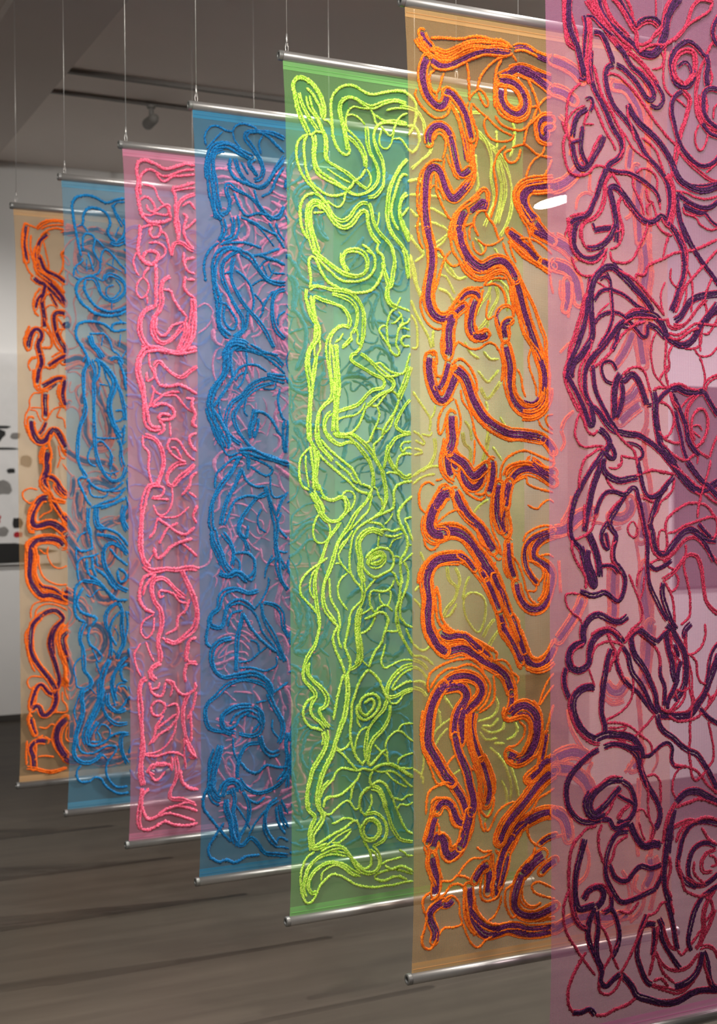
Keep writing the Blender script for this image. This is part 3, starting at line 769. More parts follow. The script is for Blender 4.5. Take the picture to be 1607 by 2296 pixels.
# yarn drawing of panel 4: kind width,border; then x,z pairs on the cloth in half millimetres
DATA[4] = '''
g27,0;256,4413 274,4429 267,4492 242,4544 202,4589 161,4616 121,4622 93,4602 83,4569 98,4512 112,4450 134,4389 174,4320
g18,0;174,4320 194,4314 220,4335 255,4334
g21,0;120,4537 133,4489 160,4437 190,4391 230,4345
g27,0;171,4526 178,4490 190,4455 220,4422 243,4379 261,4344 278,4314 280,4259 275,4212 285,4181
g18,0;161,4566 191,4547 216,4513 239,4479 249,4449 256,4413
g21,0;285,4181 341,4155 403,4129 450,4097 491,4068 533,4047
g12,0;287,4140 336,4113 387,4090 429,4076
g17,0;174,4313 133,4293 108,4258 100,4202 112,4144 132,4096 161,4054 202,4016 242,3979 283,3946
g17,0;169,4313 151,4272 145,4212 150,4158 162,4104 187,4056 227,4024 278,3996 324,3991 376,4006 413,4028
g30,0;204,4315 212,4279 206,4214 211,4160 233,4111 289,4080 345,4058 407,4032
g18,0;407,4032 434,4053 455,4083 497,4111 524,4160
g14,0;397,4017 386,3970 355,3934 313,3944 283,3964
g14,0;261,4409 297,4399 317,4374 322,4324
g18,0;793,4628 725,4626 650,4607 570,4582 522,4590 475,4612 433,4620 386,4609 345,4576 319,4531 313,4466 317,4406 322,4347 332,4302 352,4263 383,4234 414,4228 428,4253 420,4280
g25,0;793,4564 741,4572 693,4565 633,4539 569,4512 511,4528 469,4546 427,4550 386,4526 367,4491 369,4445 385,4391 400,4342 410,4302 420,4256
g14,0;558,4501 500,4499 453,4502 422,4475 408,4441 405,4394 415,4367
g13,0;526,4408 500,4433 468,4453 437,4458 411,4446
g15,0;660,4505 703,4519 752,4528 792,4531
g15,0;410,4367 452,4339 493,4302 519,4263 530,4217 529,4166
g23,0;410,4329 452,4306 488,4269 511,4229 524,4174
g14,0;529,4166 555,4131 560,4089 539,4054
g14,0;559,4506 579,4471 590,4435 600,4417
g14,0;574,4480 611,4461 649,4447 702,4453
g20,0;795,4445 740,4453 675,4445 622,4429 589,4397 578,4358 583,4322 604,4272 631,4228 644,4173 643,4121 637,4078 608,4038 576,4011 538,4007
g15,0;794,4441 735,4438 675,4436 627,4425 595,4407
g21,0;531,4400 536,4353 541,4303 556,4253 583,4213 604,4169 606,4122 592,4083 555,4046 502,4018 449,4013 413,4028
g14,0;622,4415 653,4386 686,4366 710,4412 735,4462 757,4488 795,4507
g13,0;632,4393 616,4349 618,4311 642,4291 674,4299 696,4339 702,4368 713,4403
g14,0;707,4350 750,4355 777,4334 799,4308
g19,0;209,3994 166,3981 135,3946 120,3894 122,3840 134,3786 164,3743
g47,0;257,3921 226,3945 191,3937 170,3903 170,3862 174,3808 189,3754 204,3705 219,3664
g21,0;209,3994 247,3979 283,3946 303,3911 333,3872 380,3858 427,3885 459,3934 501,3971 538,3970
g26,0;247,3938 282,3900 313,3856 354,3828 395,3824 442,3854 479,3899 511,3925 532,3908 537,3862 553,3816 579,3776 611,3746
g21,0;538,3970 559,3934 569,3884 590,3838 622,3799 664,3764 691,3729 704,3687
g12,0;612,3930 606,3873 595,3844
g14,0;267,3898 231,3891 200,3888
g24,0;796,4246 754,4208 722,4153 694,4098 675,4049 664,3991 660,3934 668,3878 686,3828 724,3779 761,3739 788,3708
g19,0;795,4156 765,4157 743,4131 726,4087 710,4038 693,3984 685,3932 703,3881 735,3837
g26,0;791,4051 758,4024 742,3979 741,3932 757,3886 779,3845 797,3809
g18,0;802,3971 769,3930 752,3914
g30,0;752,3895 762,3858 784,3817 800,3775
g27,0;204,3686 214,3669 244,3648 280,3623 331,3590 383,3566 440,3558 487,3564 524,3590 535,3642 520,3678 483,3699 441,3700 399,3688 378,3654 383,3612 414,3577
g21,0;373,3681 370,3634 393,3594
g17,0;499,3737 541,3713 578,3673 580,3617 551,3568 497,3536 424,3522 361,3527 310,3565 259,3608 219,3646
g19,0;600,3755 594,3707 626,3682 636,3635 625,3578 598,3524 550,3483 481,3465 413,3465 356,3480
g18,0;356,3480 289,3513 249,3561 223,3610 203,3640 181,3639 170,3610 177,3556 179,3501 171,3473
g12,0;525,3707 562,3686
g24,0;686,3724 704,3687 706,3640 695,3583 684,3516 668,3505
g26,0;668,3505 657,3556 642,3603 637,3649
g30,0;662,3514 659,3467 678,3421 721,3399
g30,0;761,3730 783,3674 796,3618 804,3566
g24,0;171,3468 207,3485 248,3483 299,3472 361,3471 413,3465 455,3440 491,3400 509,3350 509,3289 503,3228 484,3161 452,3127
g21,0;309,3450 371,3439 423,3419 459,3380 467,3333 458,3277 437,3238
g15,0;458,3267 469,3226 463,3188 489,3166
g21,0;202,3429 257,3409 319,3395 371,3379 402,3348 419,3307 411,3270
g30,0;191,3433 191,3387 201,3337 211,3292 225,3251 220,3205 194,3171 168,3133 158,3082 162,3018 175,2959 177,2904 174,2844 171,2789 162,2720 162,2630
g20,0;156,3467 151,3417 166,3372 175,3336 205,3282
g15,0;205,3273 200,3217 199,3181
g14,0;233,3191 235,3145 214,3094 208,3034 197,2969 187,2913
g13,0;202,3172 199,3125 204,3089 193,3033 187,2978
g26,0;417,3270 380,3277 344,3266 307,3232 284,3185 281,3138 285,3083 295,3019 305,2959 310,2908 299,2866 263,2837 227,2799 213,2744 210,2684 215,2630
g42,0;322,3172 327,3117 331,3048 336,2983 338,2918 332,2862 327,2806 319,2746 318,2685
g14,0;380,3236 359,3202 327,3182
g15,0;437,3248 427,3224 432,3201 400,3171 369,3151
g14,0;427,3219 390,3180 369,3165
g21,0;462,3127 431,3117 425,3089 462,3067 514,3041 567,3010 615,2992 636,2969 620,2936 566,2925 529,2900 492,2862 449,2832 392,2812 340,2793
g24,0;483,3124 531,3097 578,3062 621,3026 669,2994 695,2967 679,2928 630,2908 587,2883 550,2854 528,2834
g15,0;573,3071 610,3077 642,3050 680,3028 728,3020 761,3026 778,3065 795,3118 806,3142
g18,0;637,3002 690,3004 750,3025
g14,0;518,2853 491,2810 449,2781 391,2770 350,2756 329,2732
g15,0;329,2723 339,2686 375,2668 432,2687 469,2721 496,2773 518,2820 544,2839 587,2836 619,2874 652,2908 684,2919 711,2905 727,2877
g36,0;805,3066 788,3017 772,2969 749,2921 727,2877
g18,0;727,2877 716,2834 689,2786 650,2738 629,2704 618,2666
g20,0;804,2875 770,2845 737,2801 715,2758 704,2725 731,2701 764,2688 802,2688
g15,0;689,2796 683,2748 661,2705 623,2671
g14,0;587,2831 600,2789 586,2737 570,2704 554,2670 537,2634
g13,0;570,2708 607,2709 623,2700
g24,0;303,2796 272,2768 257,2731 261,2689 282,2657 312,2632
g30,0;318,2685 323,2667 364,2658 406,2664 448,2641
g15,0;723,3395 683,3369 661,3325 652,3277 655,3230 665,3183 686,3142 718,3124 732,3148 714,3186 719,3233 731,3277 758,3302 791,3318 802,3342
g14,0;650,3287 623,3285 604,3261 622,3229 644,3201 659,3174
g15,0;723,3400 753,3392 786,3384 802,3376
g13,0;743,3458 726,3423 715,3399
g14,0;731,3376 753,3354 731,3329 704,3308 682,3307
g12,0;742,3358 758,3321 736,3291
g14,0;725,3272 758,3283 801,3271
g17,0;806,3237 763,3235 746,3211 762,3183 801,3180
g24,0;162,2679 169,2642 189,2605 209,2578
g26,0;210,2679 215,2633 235,2597 271,2560 306,2526
g30,0;179,2596 186,2541 191,2486 193,2430 197,2366
g36,0;214,2583 214,2537 203,2481 198,2421 212,2357
g15,0;184,2601 148,2582 113,2541 102,2485 107,2421 126,2380 162,2362
g12,0;143,2554 143,2495 152,2435 162,2375
g42,0;177,2352 207,2311 237,2273 242,2236
g15,0;218,2394 238,2347 263,2315 299,2305 351,2328
g24,0;238,2329 279,2305 320,2305 361,2323 392,2295 397,2258 371,2221 334,2189 283,2189 247,2218 232,2250
g18,0;362,2328 382,2291 382,2244
g14,0;362,2333 393,2356 430,2346 445,2313 429,2267 397,2234
g20,0;197,2288 222,2241 247,2204 283,2183
g14,0;216,2227 196,2186 185,2140 190,2099 215,2070 261,2074 287,2115 288,2152 277,2176
g17,0;235,2643 271,2602 322,2556 374,2519 425,2482 451,2444 472,2407 488,2388
g17,0;224,2560 270,2514 321,2472 368,2435 409,2407 445,2370 477,2351 530,2336
g15,0;322,2523 363,2486 404,2454 430,2416 461,2398
g13,0;399,2449 425,2454
g24,0;272,2671 302,2639 354,2612 401,2626 448,2622 489,2581 531,2534 555,2482 562,2430 559,2379
g24,0;323,2677 375,2668 432,2674 474,2646 516,2609 558,2558 590,2511 621,2468 632,2421 639,2374 642,2321 630,2274 603,2227 571,2209
g15,0;511,2623 543,2642 559,2685
g15,0;623,2672 591,2638 564,2614 569,2572 574,2539
g18,0;488,2393 530,2379 551,2364 540,2336
g14,0;557,2379 578,2364 593,2326 615,2293 614,2270
g24,0;540,2346 513,2294 471,2252 434,2206 402,2155 360,2109 328,2059 312,2008 291,1948 270,1898 249,1852 241,1801 243,1746 258,1694 288,1656 314,1622
g15,0;551,2336 540,2289 529,2247 486,2205 444,2164 402,2132
g21,0;350,2188 318,2138 287,2101 261,2051 240,1996 214,1946 198,1895 193,1836 197,1780 202,1720 212,1664 216,1619
g15,0;271,1986 214,1950 158,1920 117,1880 101,1834 111,1784 146,1745 181,1707 201,1678
g13,0;193,1923 173,1887 162,1837 167,1790 192,1757
g15,0;571,2209 528,2190 481,2163 443,2126 422,2075 411,2019 405,1963 410,1916 431,1864 462,1830 483,1792 477,1745 450,1718 419,1687 403,1645 397,1610
g13,0;428,2136 391,2085 359,2039 338,1998 353,1955 384,1917 415,1888
g13,0;412,2103 370,2072 338,2035
g12,0;317,1952 343,1956 358,1946
g13,0;394,1898 358,1871 336,1830 336,1774 356,1732 392,1688
g15,0;280,1874 285,1818 289,1762 310,1715 335,1672 340,1613
g36,0;624,2113 570,2133 528,2129 491,2106 464,2069 463,2018 474,1966 468,1915 483,1876 499,1843
g20,0;483,1867 493,1815 493,1759 477,1712 455,1676
g15,0;597,2128 635,2137 683,2126 732,2140 743,2130
g15,0;629,2104 683,2093 743,2111
g15,0;518,2176 560,2176 603,2166 629,2142
g13,0;592,2100 588,2034
g36,0;537,1941 585,1934 622,1962 617,2000 580,2001 537,1978 526,1950 537,1941
g18,0;553,1950 596,1958 612,1981 585,1982 553,1964
g17,0;505,1979 543,2011 591,2029 645,2023 682,1989 687,1941 665,1904 622,1886 568,1869 531,1884 494,1923 484,1956
g15,0;579,1868 547,1837 514,1800 504,1786
g15,0;665,1899 692,1879 708,1840 724,1806
g15,0;692,1850 675,1813 643,1790 600,1787 557,1794 535,1776 535,1724 551,1681 572,1666
g13,0;594,1778 599,1735 631,1701 658,1718 669,1766 659,1794
g18,0;497,1636 545,1648 588,1665 625,1658 647,1624 649,1597
g14,0;450,1657 497,1669 540,1691
g14,0;567,1670 610,1702 647,1700 679,1670
g36,0;477,1698 460,1666 455,1607
g20,0;807,2679 753,2673 704,2654 671,2615 649,2577 638,2530 627,2482
g26,0;666,2615 654,2563 676,2511 702,2473 735,2445 767,2426 811,2445
g15,0;807,2636 758,2631 736,2602 752,2573 774,2597 812,2598
g17,0;812,2564 763,2564 730,2549 713,2516 708,2473
g15,0;643,2454 680,2459 718,2449
g18,0;811,2411 756,2402 712,2383 690,2345 690,2297 684,2259 646,2236 603,2218 560,2204
g12,0;684,2231 662,2193 630,2165
g18,0;810,2325 771,2297 733,2259 716,2221 727,2178 748,2135 770,2096 775,2048 758,2001 731,1963 730,1906 735,1849 724,1792 718,1735 701,1679 700,1595
g15,0;809,2201 765,2192 776,2158 797,2105 813,2066
g13,0;808,2047 775,2048
g17,0;752,1953 779,1900 779,1833 756,1772 729,1715 723,1654 739,1610
g14,0;747,1944 780,1972 813,1999
g12,0;743,2092 688,2074 661,2032
g12,0;693,1984 731,1973
g21,0;212,1669 216,1613 205,1558 190,1508 159,1464 133,1419 117,1370 117,1324 142,1290 172,1260 190,1226 167,1191 156,1146 176,1107 217,1076 247,1041
g24,0;148,1414 143,1359 173,1315 213,1280 249,1240 264,1202 248,1161 212,1150 217,1122 242,1083 278,1043
g18,0;190,1226 151,1206 123,1171 115,1130 130,1088 160,1053 201,1040 232,1024
g47,0;242,1027 252,989 241,944
g26,0;267,997 251,943 225,904 194,860 168,817 153,763 137,709 131,659 141,613
g18,0;299,1083 310,1138 321,1198 337,1252 353,1307 363,1335
g18,0;273,1661 299,1627 324,1603 308,1571 298,1530 313,1482 333,1435 353,1387 369,1334
g15,0;335,1663 345,1611 329,1556 334,1514 349,1476
g18,0;408,1659 397,1604 386,1544 375,1493 390,1450 406,1407 400,1356 379,1320
g42,0;455,1657 455,1596 459,1535 464,1478 464,1422 448,1381
g21,0;458,1389 437,1367 400,1356
g30,0;379,1334 389,1277 388,1216 377,1156 367,1096 351,1051 329,996 308,956 287,902 261,854 235,801 214,747 198,688 197,638 207,606
g18,0;521,1352 484,1317 457,1272 436,1222 414,1167 408,1107 403,1046 402,990 412,937 428,889 448,849 480,813
g17,0;521,1348 558,1317 595,1272 616,1223 637,1174
g12,0;479,1407 516,1367
g15,0;572,1652 545,1601 513,1570 475,1557
g17,0;647,1648 641,1591 619,1536 608,1494 565,1449 538,1403 521,1362
g13,0;632,1487 618,1436 602,1390 623,1350 666,1362 715,1382 764,1389 808,1381
g14,0;635,1563 678,1556 716,1559
g21,0;701,1645 711,1583 732,1529 759,1485 786,1440 808,1410
g15,0;733,1630 760,1590 809,1568
g15,0;760,1571 787,1517 809,1477
g24,0;808,1357 753,1351 704,1321 665,1281 643,1235 638,1188 653,1149
g15,0;807,1333 758,1318 709,1283 676,1242 676,1223 714,1239 763,1260 807,1261
g21,0;807,1223 757,1212 713,1192 670,1181 643,1187
g14,0;806,1209 746,1194 724,1167 697,1145 659,1148
g20,0;637,1164 615,1113 572,1079 540,1044 513,1008 502,957 496,901 501,844
g24,0;659,1139 653,1082 631,1036 593,992 555,962 528,917 517,871 506,834
g19,0;451,1160 445,1113 466,1078 503,1066 546,1086 578,1121 589,1163 568,1198 525,1210 483,1195 461,1163 466,1121 498,1095 530,1116 551,1147 546,1176 520,1182 488,1161
g15,0;445,1094 450,1056 471,1026
g14,0;519,1027 481,1016 455,990 439,940 433,898
g18,0;474,809 490,836 501,844
g18,0;506,844 522,805 560,834 597,873 630,894
g14,0;555,924 587,888 613,867 635,841 640,807
g14,0;624,894 635,936 663,967 706,987 744,969 777,938 804,916
g13,0;706,987 728,1018 767,1025 805,1021
g13,0;630,894 640,840
g14,0;308,938 339,911 381,922 402,952
g15,0;313,919 354,887 390,846 422,810 448,784
g17,0;448,784 485,794 538,779 575,799 618,804 656,806 699,787 737,764 775,736 802,719
g18,0;538,779 597,802 651,801 704,777 759,738 802,709
g14,0;705,796 710,824 749,844 804,853
g13,0;726,775 764,766 803,767
g15,0;548,778 602,763 656,763 704,739 747,701 780,668 802,657
g13,0;629,761 666,719 709,686 763,656
g15,0;448,784 401,798 348,812 312,788 291,748 249,715 223,681 218,658
g17,0;463,777 447,741 416,712 373,683 326,660 280,656 244,637 233,603
g13,0;426,715 410,675 404,628
g17,0;538,775 521,734 532,690 553,707 591,712 628,685 649,644 670,599
g36,0;532,685 574,671 601,630 616,586 622,559
g15,0;526,676 484,653 462,613 457,577
g24,0;137,690 131,640 146,596 176,565 181,546 155,507 145,462 150,416 159,373
g30,0;198,660 202,613 228,568 222,532 191,494 165,460 165,414 170,376
g14,0;213,681 234,721 270,750
g15,0;233,600 244,650 285,660
g14,0;228,582 253,561 279,562 310,587 347,615 389,625 415,589 430,568 456,575
g13,0;410,702 405,661 399,624
g14,0;284,506 320,511 356,525 398,520 430,503
g17,0;175,394 216,412 262,434 309,456 366,473 403,496 435,502 456,462 471,418 492,373 518,327 528,283 523,241 485,227 448,251 412,293 376,322
g14,0;221,383 272,400 314,428 361,450 403,464
g15,0;283,399 329,393 371,421 403,454
g30,0;165,381 200,381 252,398
g15,0;175,366 129,340 103,292 92,243 92,192 97,146 121,91 157,91 183,124 204,167 240,200 281,222 328,211 380,180 427,150 484,128 548,114 607,115 666,112 732,117 797,113
g26,0;215,352 277,372 334,369 365,351 396,309 422,268 454,227 496,202 544,200 576,229 582,266 560,312 529,344
g26,0;376,322 324,338 272,344 215,333 169,307 133,270 117,221 107,167 122,119
g24,0;464,197 417,217 365,257 313,283 261,294 210,278 168,247 143,208 137,172 157,132 188,137
g13,0;214,194 225,239 261,262 307,270 349,250 401,210 437,191
g18,0;504,541 493,528 467,555 457,594 468,640 500,674 532,685
g14,0;531,647 536,604 520,563 493,538
g20,0;498,537 552,540 594,512 621,471 626,418 609,377 572,358 539,348
g30,0;482,473 498,499 541,499 578,466 583,423 556,393 513,389 482,416 471,455 482,478
g15,0;671,608 686,558 708,508 729,458 761,411 800,387
g21,0;622,561 643,501 658,452 691,400 723,363 799,339
g14,0;676,607 725,587 763,607 802,613
g13,0;697,543 724,564 763,554 801,569
g14,0;587,237 624,251 673,259 727,261
g13,0;706,307 744,283 760,267 799,262
g18,0;613,233 656,204 705,212 749,201 798,170
g15,0;549,166 570,187 619,195 673,197 732,184 798,156
g18,0;549,162 607,144 667,155 705,154 748,134 759,128
g19,0;707,4625 755,4628 793,4621 845,4579 855,4519 837,4438 802,4385
g19,0;795,4433 844,4433 872,4381 864,4325 829,4285 794,4305
g21,0;747,4536 810,4538 866,4521 901,4470 914,4398 949,4329 935,4290 892,4255 821,4193
g21,0;1023,4602 1131,4560 1233,4567 1292,4574
g21,0;1232,4485 1313,4420 1350,4355 1364,4287 1356,4198 1370,4131 1377,4062 1347,3990 1309,3905
g21,0;1247,4462 1335,4397 1394,4335 1409,4254 1431,4175 1430,4105 1414,4009 1384,3924
g21,0;1276,4434 1365,4376 1424,4294 1454,4202 1460,4121 1437,4024 1406,3932
g21,0;1320,4408 1395,4366 1454,4297 1491,4200 1506,4112 1498,4016 1467,3931 1421,3858
g19,0;1253,4325 1260,4232 1267,4152 1251,4100
g19,0;1509,4544 1524,4470 1516,4392 1492,4333
g17,0;1395,4480 1402,4405 1395,4360
g19,0;793,4117 884,4144 856,4105
g19,0;806,4045 883,4052 983,4050 1018,4041
g19,0;812,3966 861,3928 932,3977 1003,3959 1068,3934
g19,0;839,3865 932,3897 1010,3886 1060,3853 1016,3788 959,3746
g19,0;966,3710 1030,3696 1066,3649 1123,3591 1189,3602
g19,0;993,3521 1057,3500 1093,3459 1151,3437
g19,0;804,3801 867,3739 895,3710 838,3663
g19,0;810,3692 823,3601 851,3511 892,3440
g19,0;1329,3561 1389,3597 1449,3575 1486,3533
g19,0;1336,3543 1343,3480 1320,3410
g14,0;876,2682 928,2671 947,2694
g16,0;819,2698 863,2670 895,2632 882,2620 831,2642
g16,0;824,2597 869,2587 875,2570 824,2558
g20,0;960,2660 966,2604 953,2548 920,2497 868,2469 816,2436
g18,0;991,2492 926,2492 874,2464
g16,0;816,2391 887,2436 965,2452
g23,0;1151,2697 1164,2629 1204,2595 1203,2538 1196,2493
g23,0;1339,2677 1318,2608 1291,2533 1270,2481
g16,0;1359,2614 1407,2551 1420,2528
g18,0;1323,2303 1268,2269 1228,2230 1201,2190
g20,0;1039,1915 1052,1836 1104,1788 1090,1721 1037,1672 1011,1628
g20,0;1092,1908 1124,1833 1104,1754
g16,0;1217,1755 1157,1724 1156,1649 1196,1568 1249,1519 1290,1569 1304,1660 1285,1724 1217,1755
g16,0;1191,1853 1164,1797 1144,1718
g20,0;1365,1594 1317,1544 1283,1488
g20,0;1399,1528 1351,1473 1316,1423
g16,0;824,1777 850,1804 863,1792
g16,0;817,1738 855,1697 874,1674
g16,0;858,2005 883,1948
g18,0;997,1617 1057,1631 1103,1697
g18,0;809,1477 866,1435 924,1454
g18,0;808,1410 879,1395 943,1346
g20,0;808,1388 865,1362 904,1320
g20,0;807,1343 859,1323 904,1269
g18,0;807,1259 865,1255 897,1225
g20,0;807,1226 864,1205 896,1169
g18,0;1369,1133 1382,1068 1340,1014 1245,993
g18,0;1272,968 1340,962 1388,1004
g18,0;1265,957 1326,923 1408,933 1429,978
g18,0;1251,935 1298,885 1380,883
g18,0;1505,971 1519,923 1484,880 1442,872
g16,0;1065,1031 1006,1002 946,956 920,896
g16,0;1032,977 979,925 939,866
g18,0;1325,836 1386,784 1427,728 1454,661 1475,589 1467,509
g18,0;1469,712 1496,645 1516,573 1523,514
g18,0;1406,632 1433,571 1439,500 1418,456
g16,0;1122,724 1056,691
g16,0;803,762 860,711 866,665
g16,0;874,839 867,766 854,700
g18,0;1353,857 1428,850
g16,0;1027,1148 1072,1082 1020,1148 1014,1183
g18,0;986,998 980,1061 954,1119
g18,0;1288,396 1315,439 1350,475
g18,0;815,3819 840,3766 891,3714
g16,0;808,3707 839,3615 851,3527 889,3463
g14,0;969,3776 1015,3808 1054,3839
g16,0;969,3731 1027,3696 1040,3646 1072,3609 1132,3585 1185,3606
g16,0;994,3604 1046,3590 1078,3542 1104,3498
g16,0;993,3525 1045,3512 1078,3474 1084,3441
g18,0;812,3447 869,3327 926,3235 945,3175
g16,0;811,3363 849,3304 848,3181 813,3174
g18,0;959,3282 952,3225 958,3181
g20,0;1346,3559 1332,3507 1277,3441 1250,3382
g22,0;1387,3562 1400,3494 1359,3422 1310,3345 1263,3303
g18,0;1449,3566 1476,3487 1468,3417
g16,0;1324,3386 1331,3335 1303,3282
g18,0;1169,3224 1208,3158 1268,3126
g18,0;1296,3173 1343,3129 1404,3131
g18,0;1254,3057 1321,2996 1362,3026 1404,3068
g20,0;1274,2960 1321,2893 1382,2952 1417,2999
g16,0;1307,2881 1320,2835 1272,2789 1232,2845
g16,0;820,2924 865,2864 909,2809 935,2765 928,2697
g14,0;968,2850 961,2805 935,2765
g18,0;1165,2764 1205,2707 1211,2645
g18,0;1312,2629 1326,2704 1340,2790
g18,0;1408,2791 1449,2729 1476,2677
g18,0;1240,3837 1280,3789 1300,3728
g16,0;1375,3785 1402,3747 1388,3694
'''
